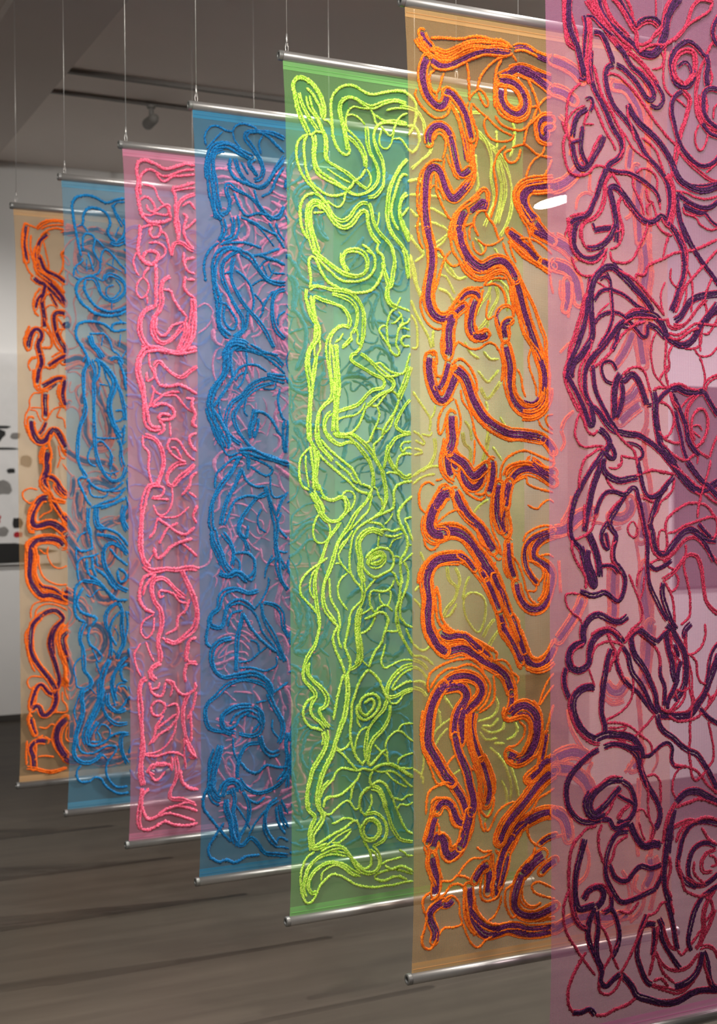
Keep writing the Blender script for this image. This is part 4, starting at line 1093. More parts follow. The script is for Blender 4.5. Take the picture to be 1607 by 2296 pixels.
# yarn drawing of panel 5: kind width,border; then x,z pairs on the cloth in half millimetres
DATA[5] = '''
p24,15;118,4582 123,4559 141,4536 168,4514
o54,0;94,4555 115,4525 146,4497 184,4478 232,4471 275,4481
o60,0;184,4492 238,4483 286,4502 330,4529 385,4553 441,4563 496,4568 553,4576 609,4569
o18,0;152,4479 189,4465 237,4457 292,4476 352,4510 407,4532 468,4548 524,4555 581,4558 620,4556
o16,0;163,4558 217,4565 276,4571 342,4580 397,4598 452,4603 508,4599 558,4606 598,4592 626,4576
p30,0;165,4452 194,4437 232,4428 275,4438 324,4464 374,4494 424,4518 474,4532 524,4541 575,4543 615,4546
o16,0;162,4433 194,4414 237,4412 291,4429 341,4459 390,4487 457,4515 530,4522 597,4531 626,4547
p27,0;640,4571 678,4583 718,4584 752,4572
p25,0;769,4552 804,4544 857,4539
o18,0;632,4582 666,4594 718,4596 758,4580 798,4570 857,4564
o16,0;637,4558 683,4570 735,4562 775,4548
p31,16;141,4458 122,4418 116,4371 124,4325 139,4284 171,4251 203,4231 230,4241 247,4269 252,4308
p27,14;242,4311 269,4310 301,4285 328,4255 350,4220 366,4174 377,4127 385,4099
o22,0;268,4253 295,4218 317,4173 333,4122 349,4067 357,4020 365,3978
o20,0;371,4117 382,4070 384,4023 381,3975 389,3947
p16,0;327,4136 343,4081 351,4029 359,3987
o33,0;393,4071 390,4014 400,3957 397,3909 375,3869 352,3843
o14,0;81,4305 78,4272 102,4233 139,4200 181,4176 224,4181 257,4204 268,4239
p28,15;151,4051 146,4078 159,4113 192,4140 229,4139 256,4119 272,4082
p27,12;272,4082 283,4041 293,3999 304,3953 320,3911 348,3919 375,3941
o14,0;175,4067 191,4097 218,4100 240,4074 239,4032 223,3983
o13,0;250,4009 261,3972 282,3936 293,3909 320,3890
o13,0;234,3984 233,3936 249,3895 271,3850 292,3818
p31,15;375,3878 347,3847 308,3810 281,3789 259,3811 238,3847 222,3893 201,3928 169,3935 142,3904 133,3856 130,3794 127,3733 132,3672 139,3621 147,3576
o14,0;223,3973 174,3968 137,3941 104,3895 88,3838 82,3776 90,3716 103,3689
o13,0;182,3912 187,3870 189,3823 210,3778 232,3737 259,3697 286,3689
o12,0;189,3842 216,3821 232,3780
o12,0;152,3825 168,3845 184,3851
o12,0;97,3688 86,3640 94,3572
o14,0;188,4408 161,4386 156,4348 166,4311 193,4300 209,4317 220,4360 237,4400
o12,0;193,4300 195,4272 187,4257
o15,0;363,4469 373,4413 376,4356 378,4309 378,4280
o14,0;597,4529 530,4501 479,4455 445,4408 428,4363 422,4338
o16,0;563,4510 535,4463 526,4413 520,4360 517,4306 519,4263
o13,0;378,4294 406,4326 434,4344 467,4319 483,4283 472,4262 444,4293 428,4329
o14,0;372,4275 361,4240 377,4208 405,4173 421,4132 418,4088 404,4049
o13,0;389,4272 388,4219 410,4179
o13,0;394,4272 433,4239 477,4210 522,4177 566,4153 623,4139
o13,0;483,4220 460,4189 471,4142 504,4107 560,4099 617,4115 634,4146
o14,0;522,4225 550,4190 600,4171 663,4168 709,4193 738,4230
p30,22;551,4397 602,4404 648,4390 682,4360 701,4319 692,4274 652,4245 607,4254 573,4279 556,4316 559,4360
o14,0;613,4386 659,4357 673,4310 652,4274 613,4274
o16,0;528,4327 528,4279 550,4238 601,4215 658,4211 704,4231 727,4278 727,4327 710,4373
p27,15;551,4417 591,4439 625,4455
p33,17;620,4454 654,4473 700,4460 746,4451 792,4427 856,4391
p22,0;625,4465 665,4485 717,4481 763,4463 803,4458 856,4450
o18,0;614,4468 665,4497 723,4497 780,4485 856,4470
o15,0;626,4538 648,4507
o15,0;717,4428 745,4378 768,4327 773,4288
o14,0;855,4357 814,4342 779,4303 762,4272 744,4226
o13,0;733,4293 773,4298 791,4266
p25,15;860,4244 802,4242 779,4210 778,4166 807,4140 831,4162 813,4190 860,4210
o22,0;861,4269 796,4261 761,4223 761,4169 778,4127 819,4116 859,4121
o14,0;773,4249 744,4216 715,4193 697,4138 688,4098
o13,0;583,4082 543,4044 520,3993 514,3949 525,3902 530,3845 524,3796 507,3751 496,3716
o14,0;617,4066 577,4043 594,4005 633,4005 659,4036 668,4076
o13,0;623,4076 691,4098 737,4079 777,4058 859,4052
o13,0;813,4106 801,4070 748,4026 719,3984 702,3938
o14,0;859,4042 835,3990 806,3948
o49,0;864,3944 777,3931 696,3908 649,3865 643,3816 666,3774 694,3733 723,3701
p46,15;864,3904 776,3901 713,3881 684,3839 689,3791 717,3749 752,3723
o27,0;864,3880 794,3868 736,3863
p30,15;758,3713 792,3677 821,3649 862,3630
o22,0;723,3706 751,3669 798,3633
o13,0;700,3709 717,3666 728,3633
o22,0;380,3783 424,3826 458,3857 480,3835 480,3797 468,3752
p24,5;379,3740 413,3767 446,3794 468,3791 463,3766 424,3754
o24,0;430,3821 380,3788 330,3755 291,3714 269,3664 263,3621 274,3586
p33,17;346,3737 324,3697 313,3654 318,3611 323,3590
o14,0;474,3748 429,3740 401,3704 401,3661 423,3619
o14,0;462,3747 485,3715 512,3689 529,3651 545,3609
o12,0;401,3680 373,3649 378,3597
o13,0;335,3660 373,3673 401,3685
p27,15;600,3657 631,3640 671,3618
p29,17;137,3621 150,3579 160,3528 162,3472 154,3419 143,3367 137,3310 147,3254 174,3217 211,3203 255,3212 277,3218
o22,0;173,3435 175,3378 167,3321 174,3265 206,3229 244,3235 271,3265 299,3300 338,3341 387,3358 426,3346
p16,15;315,3301 343,3331 382,3343 415,3335 426,3312
p20,20;282,3228 310,3253 343,3274
p31,17;404,3301 387,3257 375,3209 375,3161 397,3128 430,3125 463,3141
p27,14;469,3136 441,3116 402,3124
o15,0;413,3095 374,3113 347,3155 353,3207 365,3256
o14,0;448,3361 431,3308 403,3244 397,3195 414,3158
p36,18;271,3213 254,3165 251,3112 254,3065 245,3026
o18,0;227,3182 222,3130 210,3082 215,3030 242,3012
o14,0;270,3032 286,3071 308,3095 341,3078 385,3060 430,3067 480,3098 519,3085 547,3048 558,3004 558,2951 552,2907
o14,0;176,3544 209,3537 230,3505 257,3474 284,3461 322,3478
o14,0;268,3536 230,3491 208,3437 191,3375 175,3326
o16,0;258,3630 269,3584 279,3537 306,3501 328,3469
p35,20;318,3635 323,3588 345,3542 377,3501 421,3470 455,3468 500,3495 550,3508 590,3491 618,3454 635,3426
p14,0;333,3512 355,3480 394,3454 432,3442 477,3450
o33,0;322,3492 349,3451 388,3420 432,3409 482,3426 527,3448 567,3451 595,3428 617,3386
o16,0;344,3489 388,3449 443,3443 505,3471 561,3475 590,3462
p31,22;635,3426 652,3378 668,3331 685,3273 702,3215 719,3167 742,3119 765,3066 787,3013 805,2959 804,2895 798,2836 768,2786 722,2760 670,2769 630,2802 608,2850 597,2908 603,2977 592,3030 578,3083
o24,0;618,3415 629,3348 634,3290 656,3232 673,3175 713,3118 759,3066 787,3018
o20,0;658,3432 692,3376 732,3315 760,3252 783,3190 812,3127 817,3058 828,2994 834,2935
o60,0;827,2886 821,2826 786,2766 728,2741 670,2744
o22,0;626,2939 619,2880 636,2836 682,2798 734,2790 774,2815 792,2865
p18,0;670,2813 711,2804 751,2815 763,2835
o13,0;643,2973 666,2930 677,2872 694,2833
o13,0;724,3079 712,3034 718,2981 735,2932 752,2884 757,2839
p27,13;576,3126 565,3170 571,3199 605,3210
o18,0;622,3231 617,3269 583,3287 543,3270 520,3235 525,3187 542,3139 564,3097
p13,0;543,3270 526,3231 542,3188
o13,0;448,3371 398,3363 354,3341
o14,0;449,3376 471,3406 522,3419 578,3418
o14,0;460,3381 516,3390 561,3363 577,3325 583,3297
o16,0;606,3390 611,3332 628,3275
o13,0;628,3221 599,3195 604,3147 593,3098
o13,0;562,3601 579,3558 607,3517 635,3485
o13,0;602,3594 619,3547 641,3504
o12,0;417,3604 461,3579 512,3587 551,3610 568,3625
o12,0;389,3593 400,3550 433,3529 461,3550 467,3584
o11,0;482,3310 470,3262 475,3214 515,3235
p26,15;608,3648 636,3621 670,3604 705,3587 739,3555 774,3528
p30,13;791,3519 832,3507 861,3500
o27,0;596,3613 642,3577 693,3537 745,3511 802,3486 849,3464
o14,0;659,3627 734,3628 797,3603 856,3563
o16,0;711,3636 739,3589 774,3543
p27,15;746,3668 792,3652 862,3623
o14,0;843,3464 849,3415 863,3361
o13,0;116,3332 99,3280 110,3224 136,3178 179,3151 227,3154
o13,0;91,3617 96,3575 117,3535
p33,17;145,3013 140,2961 150,2900 171,2848 197,2806 230,2812 257,2860 280,2908 296,2942
o16,0;140,3036 172,3042 183,3005 177,2962 188,2925 220,2926
p24,10;248,2988 236,2940 220,2897 198,2863 182,2868
p36,18;291,2956 329,2934 356,2892 372,2844 394,2797 427,2749 471,2707 527,2674 595,2646 663,2642 733,2637 779,2628
o15,0;269,2984 313,3010 351,2992 384,2955 406,2907 411,2860 395,2845
o18,0;275,2965 324,2967 362,2935 378,2887
o15,0;350,2824 372,2772 410,2720 460,2673 521,2640 595,2616 681,2622 750,2618 796,2594
o12,0;318,2862 328,2805 366,2753 388,2686 404,2629 448,2571 470,2540
o13,0;279,2818 235,2783 202,2740 191,2683 196,2640 218,2664 235,2717 262,2770
o13,0;284,2813 306,2761 316,2709 305,2651 283,2608 293,2560
p36,18;265,2732 264,2679 269,2632 261,2593 247,2560
o13,0;768,2722 791,2683 855,2649
o12,0;856,2748 815,2737 820,2698 855,2669
p33,15;785,2628 825,2604 854,2565
o22,0;228,2623 217,2576 203,2519 211,2466 243,2424 276,2404
p30,10;250,2566 239,2524 244,2476 260,2438
p33,17;260,2538 304,2514 337,2491 358,2462 386,2433 419,2457 459,2486
p27,15;492,2510 498,2472 492,2418 474,2356
p30,17;328,2467 331,2428 358,2390 391,2375 424,2399 436,2438
o14,0;260,2462 292,2438 314,2400 341,2361 385,2332 429,2317 457,2336
o16,0;391,2346 441,2346 463,2389 475,2443 475,2481
p22,10;260,2505 293,2476
o13,0;382,2673 415,2611 459,2554 487,2525 504,2515
o13,0;311,2672 299,2624 283,2581 304,2548 337,2524
o11,0;393,2616 392,2553 386,2491
p33,17;281,2361 302,2318 329,2270 368,2226 412,2192 445,2153 473,2104 500,2065
o14,0;303,2371 335,2323 368,2270 407,2231 451,2187 484,2138 517,2084 540,2044
o14,0;264,2352 275,2314 280,2275
o12,0;166,2196 204,2224 242,2252 291,2271 318,2261 346,2227 390,2197
o13,0;406,2178 411,2139 433,2100 478,2070
p43,17;221,2366 194,2329 166,2281 145,2234 139,2187 165,2153 214,2152
p38,18;248,2352 215,2343 188,2300
p43,18;220,2167 268,2166 318,2150 356,2121 389,2077 422,2038 455,1988 494,1944 522,1899
p16,0;171,2177 209,2176 247,2190
o16,0;171,2196 225,2205 280,2204 329,2184 373,2149 411,2100 455,2051 489,2007 522,1957 550,1903 566,1849
o18,0;112,2244 101,2192 112,2140 154,2106 203,2115 257,2133 312,2122 356,2087 394,2033 427,1989
o13,0;106,2136 122,2093 154,2078 192,2105
o13,0;118,2254 86,2282 81,2339 98,2386 135,2405 167,2390
o12,0;173,2414 216,2424
o13,0;497,2336 485,2278 485,2215 501,2152 534,2093 545,2039
o12,0;500,2040 528,2015 545,2029
o12,0;511,2011 505,1987
p28,22;531,2394 519,2336 519,2278 527,2219 546,2170
p29,17;593,2404 579,2355 573,2287
o33,0;565,2413 559,2345 547,2277 541,2224
p22,15;558,2263 555,2209 569,2146
o18,0;598,2335 587,2272 598,2218 603,2165 585,2116 568,2073 562,2019 567,1966 590,1926
p33,20;605,2418 634,2452 685,2472 737,2467 783,2448 856,2403
p33,15;720,2511 761,2492 795,2462 857,2453
o27,0;565,2433 582,2472 628,2496 685,2506 732,2497
o14,0;537,2413 543,2467 571,2516 623,2550 686,2565 738,2551 796,2527 854,2507
o15,0;726,2521 790,2482 848,2482 854,2522 849,2571
p30,17;785,2630 825,2601 854,2562
o14,0;616,2404 691,2433 702,2398 754,2374 853,2353
o12,0;701,2291 753,2270 788,2295 829,2314 856,2299
p25,17;585,2102 588,2043 599,1984 618,1930
p27,18;629,1895 646,1836 675,1791 715,1764 761,1762 796,1781 820,1829 838,1888 844,1937 821,1973 780,1999 734,2024 734,2069 764,2108 810,2131 854,2140
p18,12;855,2160 793,2146 729,2123 688,2089 676,2041 687,1977 716,1932 750,1896
o38,0;821,1943 809,1889 797,1835 761,1797
o14,0;693,2011 745,2000 780,1969 786,1929 762,1900
o14,0;692,1868 715,1813 750,1787
o12,0;750,1896 744,1857 698,1858
o13,0;671,2105 694,2143 747,2172 805,2186 855,2180
o13,0;769,2028 816,2037 854,2021
o13,0;602,2043 636,2007 659,1958 675,1903 687,1854
p38,20;306,2036 246,2037 186,2029 143,1997 121,1951 120,1894 128,1827 122,1766 127,1704 151,1656 177,1611 215,1581
p18,13;300,2050 344,2025 377,1986 388,1976
o27,0;83,1914 89,1956 116,2008 165,2049 230,2062 295,2055 344,2035 383,2000 416,1975
o18,0;158,1893 153,1940 175,1987 224,2019 289,2022 344,2001 388,1957 432,1907
o16,0;169,1892 168,1835 173,1768 189,1720 227,1676
o16,0;174,1902 190,1834 195,1768 221,1714 265,1678 319,1661 374,1639 430,1612 502,1569
p18,12;427,1965 454,1925
p24,13;460,1916 482,1876 504,1822 526,1772
p24,13;499,1939 522,1889 549,1849 566,1805 588,1750
p24,12;537,1743 554,1693 576,1648 605,1613
p25,13;594,1745 617,1705 633,1660 656,1600 673,1555
o18,0;432,1907 460,1862 487,1808 509,1759 526,1709 537,1655 565,1615
o27,0;527,1870 549,1815 566,1766 594,1711 616,1661 639,1601
o16,0;606,1754 640,1709 651,1654 679,1599 702,1553
o20,0;99,1895 109,1838 98,1777 103,1705 118,1648 156,1594
p27,13;197,1667 237,1646 286,1653 336,1646 369,1615 413,1579
p27,13;374,1607 413,1581 452,1550 468,1529
p33,20;172,1618 199,1588 231,1572 275,1584 324,1586 368,1564 412,1533 462,1505 513,1478 558,1441 580,1401 597,1356
p24,12;597,1351 597,1302 585,1263
p38,20;590,1243 625,1270 671,1282 717,1258 746,1217 751,1162 745,1108 721,1056 681,1015 623,1001
p33,15;623,1020 578,1044
p16,0;630,1240 688,1236 722,1194 728,1144 716,1086 669,1036
o27,0;562,1280 545,1242 567,1211 619,1217 670,1223 705,1195 710,1146 693,1093 658,1042
o13,0;642,1205 676,1168 664,1115 618,1080 572,1074 555,1041
o16,0;211,1711 237,1681 297,1669 363,1646 419,1610 474,1577 513,1556 508,1527
o22,0;161,1628 215,1606 264,1618 319,1615 374,1598 413,1562 457,1525
o13,0;491,1518 553,1515 587,1483 603,1438 620,1388 631,1338 625,1295
o13,0;598,1458 638,1426 632,1392
o14,0;127,1383 122,1431 139,1478 187,1508 247,1528 313,1534 374,1530 418,1498 440,1454
o14,0;138,1402 171,1452 225,1491 285,1497 340,1508 395,1490 440,1449 473,1398 467,1350 439,1304 405,1277
o13,0;496,1445 501,1386 495,1324 461,1287 410,1262
o13,0;496,1445 530,1443 563,1407
p30,20;208,1406 246,1437 296,1453 351,1450 400,1427 428,1387 417,1344 383,1312 350,1286 327,1264
p38,15;208,1397 257,1403 306,1400 339,1369 333,1326 300,1290 283,1253 272,1201 272,1158
p27,15;327,1288 311,1246 310,1198 310,1150 304,1121
p38,18;208,1411 175,1375 148,1330 132,1279 126,1227 120,1175 120,1132 141,1093 168,1052 194,1007 221,966 253,934
p33,12;272,1158 282,1109 298,1064 325,1009 342,959 352,910 368,860 374,811 362,774
p30,15;253,934 281,893 308,852 324,812 335,772
p22,20;377,1269 366,1232 365,1188 376,1139 392,1090 414,1039
p24,20;420,1024 442,979 458,928 469,879 463,836 446,803
o43,0;349,1267 343,1205 354,1136 370,1072 392,1012
o33,0;381,1013 403,963 413,909 413,855 435,805
o22,0;431,1057 470,986 492,920 486,853
o14,0;491,842 485,790 457,744 423,767 413,817
o14,0;402,948 407,880 401,818 406,750 423,694 439,668
o13,0;440,717 451,672 479,698 507,748 547,783 593,798 627,794
o13,0;282,1075 243,1040 210,996 205,968
o13,0;304,1088 326,1038 358,991 380,980
o20,0;100,1300 88,1239 88,1173 98,1106 125,1056 162,1010 194,969
o13,0;114,1052 140,1002 156,958 177,932 215,938 253,929
o14,0;215,933 156,920 123,895 112,853 106,792
p33,15;617,1692 639,1627 667,1557 701,1496 747,1473 800,1490 830,1528 850,1566
p27,12;548,1685 576,1635 610,1590 633,1544 661,1503
o22,0;651,1666 679,1601 713,1530 759,1512 812,1544 851,1601
o22,0;537,1657 576,1606 615,1545 638,1480 661,1469
o33,0;684,1472 741,1449 806,1460 850,1492
o13,0;850,1432 811,1395 781,1343 758,1275
o12,0;849,1373 805,1326 764,1275
o16,0;848,1273 827,1220 809,1162 797,1114
p20,12;803,1128 791,1065 779,1011 761,968 720,908
o22,0;723,1302 758,1260 775,1210 774,1150 780,1105 768,1042 756,993
o22,0;561,1050 566,1011 611,982 669,987 715,1012 750,1024
o22,0;750,969 691,935 668,903 703,880 755,895
p27,15;709,909 755,944 791,985 846,995
p33,30;849,935 790,906 743,866 702,826 662,786 621,751 581,711 546,666 523,615
p33,25;848,721 801,726 748,717 696,698 644,674 609,639 580,593
o22,0;849,900 796,871 749,836 708,796 673,760
o14,0;848,846 801,821 754,801 725,759 690,723
o12,0;743,826 748,796
p30,17;171,803 187,835 220,841 253,814 269,769 290,733 323,719
p43,13;351,774 345,736 328,690 317,643 300,611
p27,10;160,771 143,735 132,688 116,652
p36,17;148,629 159,666 186,677 208,646 213,607 229,572 262,573 295,602
o33,0;161,852 149,805 133,755 116,709 103,654
o16,0;134,840 155,862 199,862 242,848 274,802
o16,0;236,791 247,742 268,716 312,701 323,662
o14,0;379,771 373,704 350,649 322,604 283,565 234,542 196,566 186,611
o14,0;170,689 208,689 240,652 246,618 278,628 306,659
o13,0;165,751 181,716 175,688
o27,0;105,639 121,595 112,543 131,484 157,433
p33,12;140,578 147,534 160,494 160,447 157,395
o22,0;153,610 169,560 179,506 190,462
o13,0;190,462 184,415 162,384 130,370
o13,0;190,457 244,450 277,470 321,459 349,441
o13,0;283,474 322,517 366,545 422,543 478,561
o13,0;389,601 427,572 478,571
o14,0;162,365 211,387 239,422 282,431 321,411
o15,0;130,408 92,380 92,327 108,292 97,241 80,191 91,147 128,132 155,166 166,212
p33,12;195,351 157,337 124,304 134,260 156,214 150,167
p27,10;254,353 227,333 200,336
o12,0;189,352 244,378 287,339 292,280 303,230 253,218 204,221 172,187
o13,0;308,230 330,173 357,126 396,101 435,129 475,142
p27,15;444,507 410,482 376,433
p33,12;460,471 460,422 454,364
p30,17;523,570 558,630 592,670 644,698
o24,0;478,556 483,497 494,447 477,391 482,341
p27,12;592,621 557,576 534,530 517,483 505,421 499,344
p22,12;568,535 556,483 539,431 522,380
p27,15;444,507 438,488
o14,0;421,451 409,399 415,341 454,321 504,338 533,388
o13,0;533,339 521,287 492,242 453,223
p38,15;343,403 348,340 347,282 369,235 402,192 447,156 509,157 571,167 634,143 703,123 779,117 849,127
p22,12;353,291 392,242 436,202 492,179 566,183 628,174 692,150 779,142 849,142
o16,0;376,360 386,296 425,237 464,207 520,194
o27,0;321,411 320,344 325,276 347,214 385,165
p49,15;776,515 729,491 688,461 653,431
p33,17;648,432 624,381 607,329 606,275 635,237 686,215 744,212 797,224 850,241
o22,0;711,439 670,414 647,363 647,309 675,271 721,254 768,268
o14,0;851,326 798,358 751,379 711,365 728,328 780,301 850,276
p27,17;852,476 804,452 769,426
p18,12;853,605 800,596 759,571
o15,0;747,563 706,597 684,649 690,683
o16,0;729,560 717,517 677,478
o14,0;601,389 556,361 549,308 566,256 594,218 617,234
o22,0;623,224 675,197 750,186 850,182
o13,0;661,662 626,597 585,533 562,482
p35,22;864,4542 934,4529 998,4505 1043,4468
p35,22;863,4392 933,4384 991,4354
o24,0;1430,4550 1450,4442 1456,4332 1449,4220 1462,4110 1447,3998 1447,3887 1453,3776 1445,3667
o29,0;1463,4388 1470,4278 1462,4166 1468,4055 1454,3943 1460,3832 1466,3722
p29,22;1241,4460 1308,4457 1355,4414 1395,4358 1415,4283
o24,0;1214,4490 1294,4489 1362,4459 1416,4404
o18,0;1092,3991 1085,3909 1111,3890
o18,0;1000,3799 1013,3859 1059,3891 1105,3884
p35,22;866,3900 930,3927 995,3982 1047,4041
o24,0;900,4268 951,4220 983,4143 963,4070
p24,16;1346,4143 1339,4098 1332,4047
p29,22;1379,4047 1392,3965 1385,3881 1391,3771 1397,3663
o24,0;1344,3878 1351,3806 1310,3775
p41,27;870,3632 934,3610 985,3570
p41,22;869,3509 946,3492 997,3442 1010,3388 1016,3334
o21,0;907,3436 906,3350 951,3298 951,3244
p29,22;946,3428 945,3341 932,3287
p35,32;1425,3657 1438,3547 1423,3435 1429,3346
o35,0;1459,3715 1465,3604 1472,3493 1457,3381 1463,3270 1449,3158 1462,3047
p33,27;1408,3267 1394,3189 1407,3101 1421,3024
p29,16;1354,3187 1313,3108 1272,3051 1245,3017
o18,0;898,3064 956,3110 1021,3140
p35,22;1379,2900 1345,2855 1284,2820
p35,22;1392,2812 1324,2766 1270,2721
o24,0;902,2671 928,2726 980,2770
o18,0;902,2671 921,2607 895,2563
o29,0;1447,2902 1440,2813 1439,2712 1411,2651
o29,0;1446,2689 1425,2611 1431,2511 1458,2410 1471,2332
p35,27;1409,2299 1429,2210 1401,2110
p41,22;860,2153 924,2163 976,2205 1015,2232 1094,2247
o24,0;898,2196 950,2271 964,2335
p29,22;1206,2224 1266,2212 1314,2234 1341,2278 1328,2311
o18,0;1080,2193 1146,2192 1212,2158 1273,2168
p35,27;1428,1964 1413,1853 1426,1741 1446,1628 1432,1517
o35,0;1454,1852 1468,1739 1453,1628 1439,1517 1431,1408
p29,22;881,1602 946,1675 999,1748 1025,1802
o18,0;884,2007 890,1926 896,1839
p29,27;1224,1954 1217,1860 1223,1750 1209,1668
o18,0;1360,2105 1380,2032 1387,1954 1372,1866
p35,27;1453,1652 1439,1541 1424,1430 1410,1341
o29,0;1397,1387 1382,1287 1388,1175 1395,1063 1408,984
p29,27;1167,1357 1207,1311 1261,1307 1294,1349
o29,0;1167,1280 1220,1249 1287,1261
p41,22;852,995 916,1016 981,1016 1046,988
p41,22;851,947 941,933 1006,894 1052,846 1071,794
o21,0;931,1243 943,1155 981,1087 1027,1028
p35,22;850,725 901,692 926,635 932,580
o24,0;1380,847 1379,763 1372,652 1364,541 1370,429
p29,27;1339,906 1380,930 1394,996
o24,0;1085,957 1058,905 1084,826
o20,0;1285,884 1339,934 1353,989
o29,0;1460,586 1460,502 1446,419
o18,0;1462,867 1497,920 1491,988
o21,0;977,333 1035,373 1058,456 1036,545
o25,0;1361,341 1349,265 1408,218 1384,143 1312,94
p29,19;1445,409 1457,329 1421,265
o25,0;1267,373 1313,289 1313,192 1242,124 1148,89
p31,19;847,123 942,157 1056,160 1172,134 1301,135
o31,0;1482,424 1505,323 1468,210 1444,134
o21,0;855,595 934,595 979,533
'''
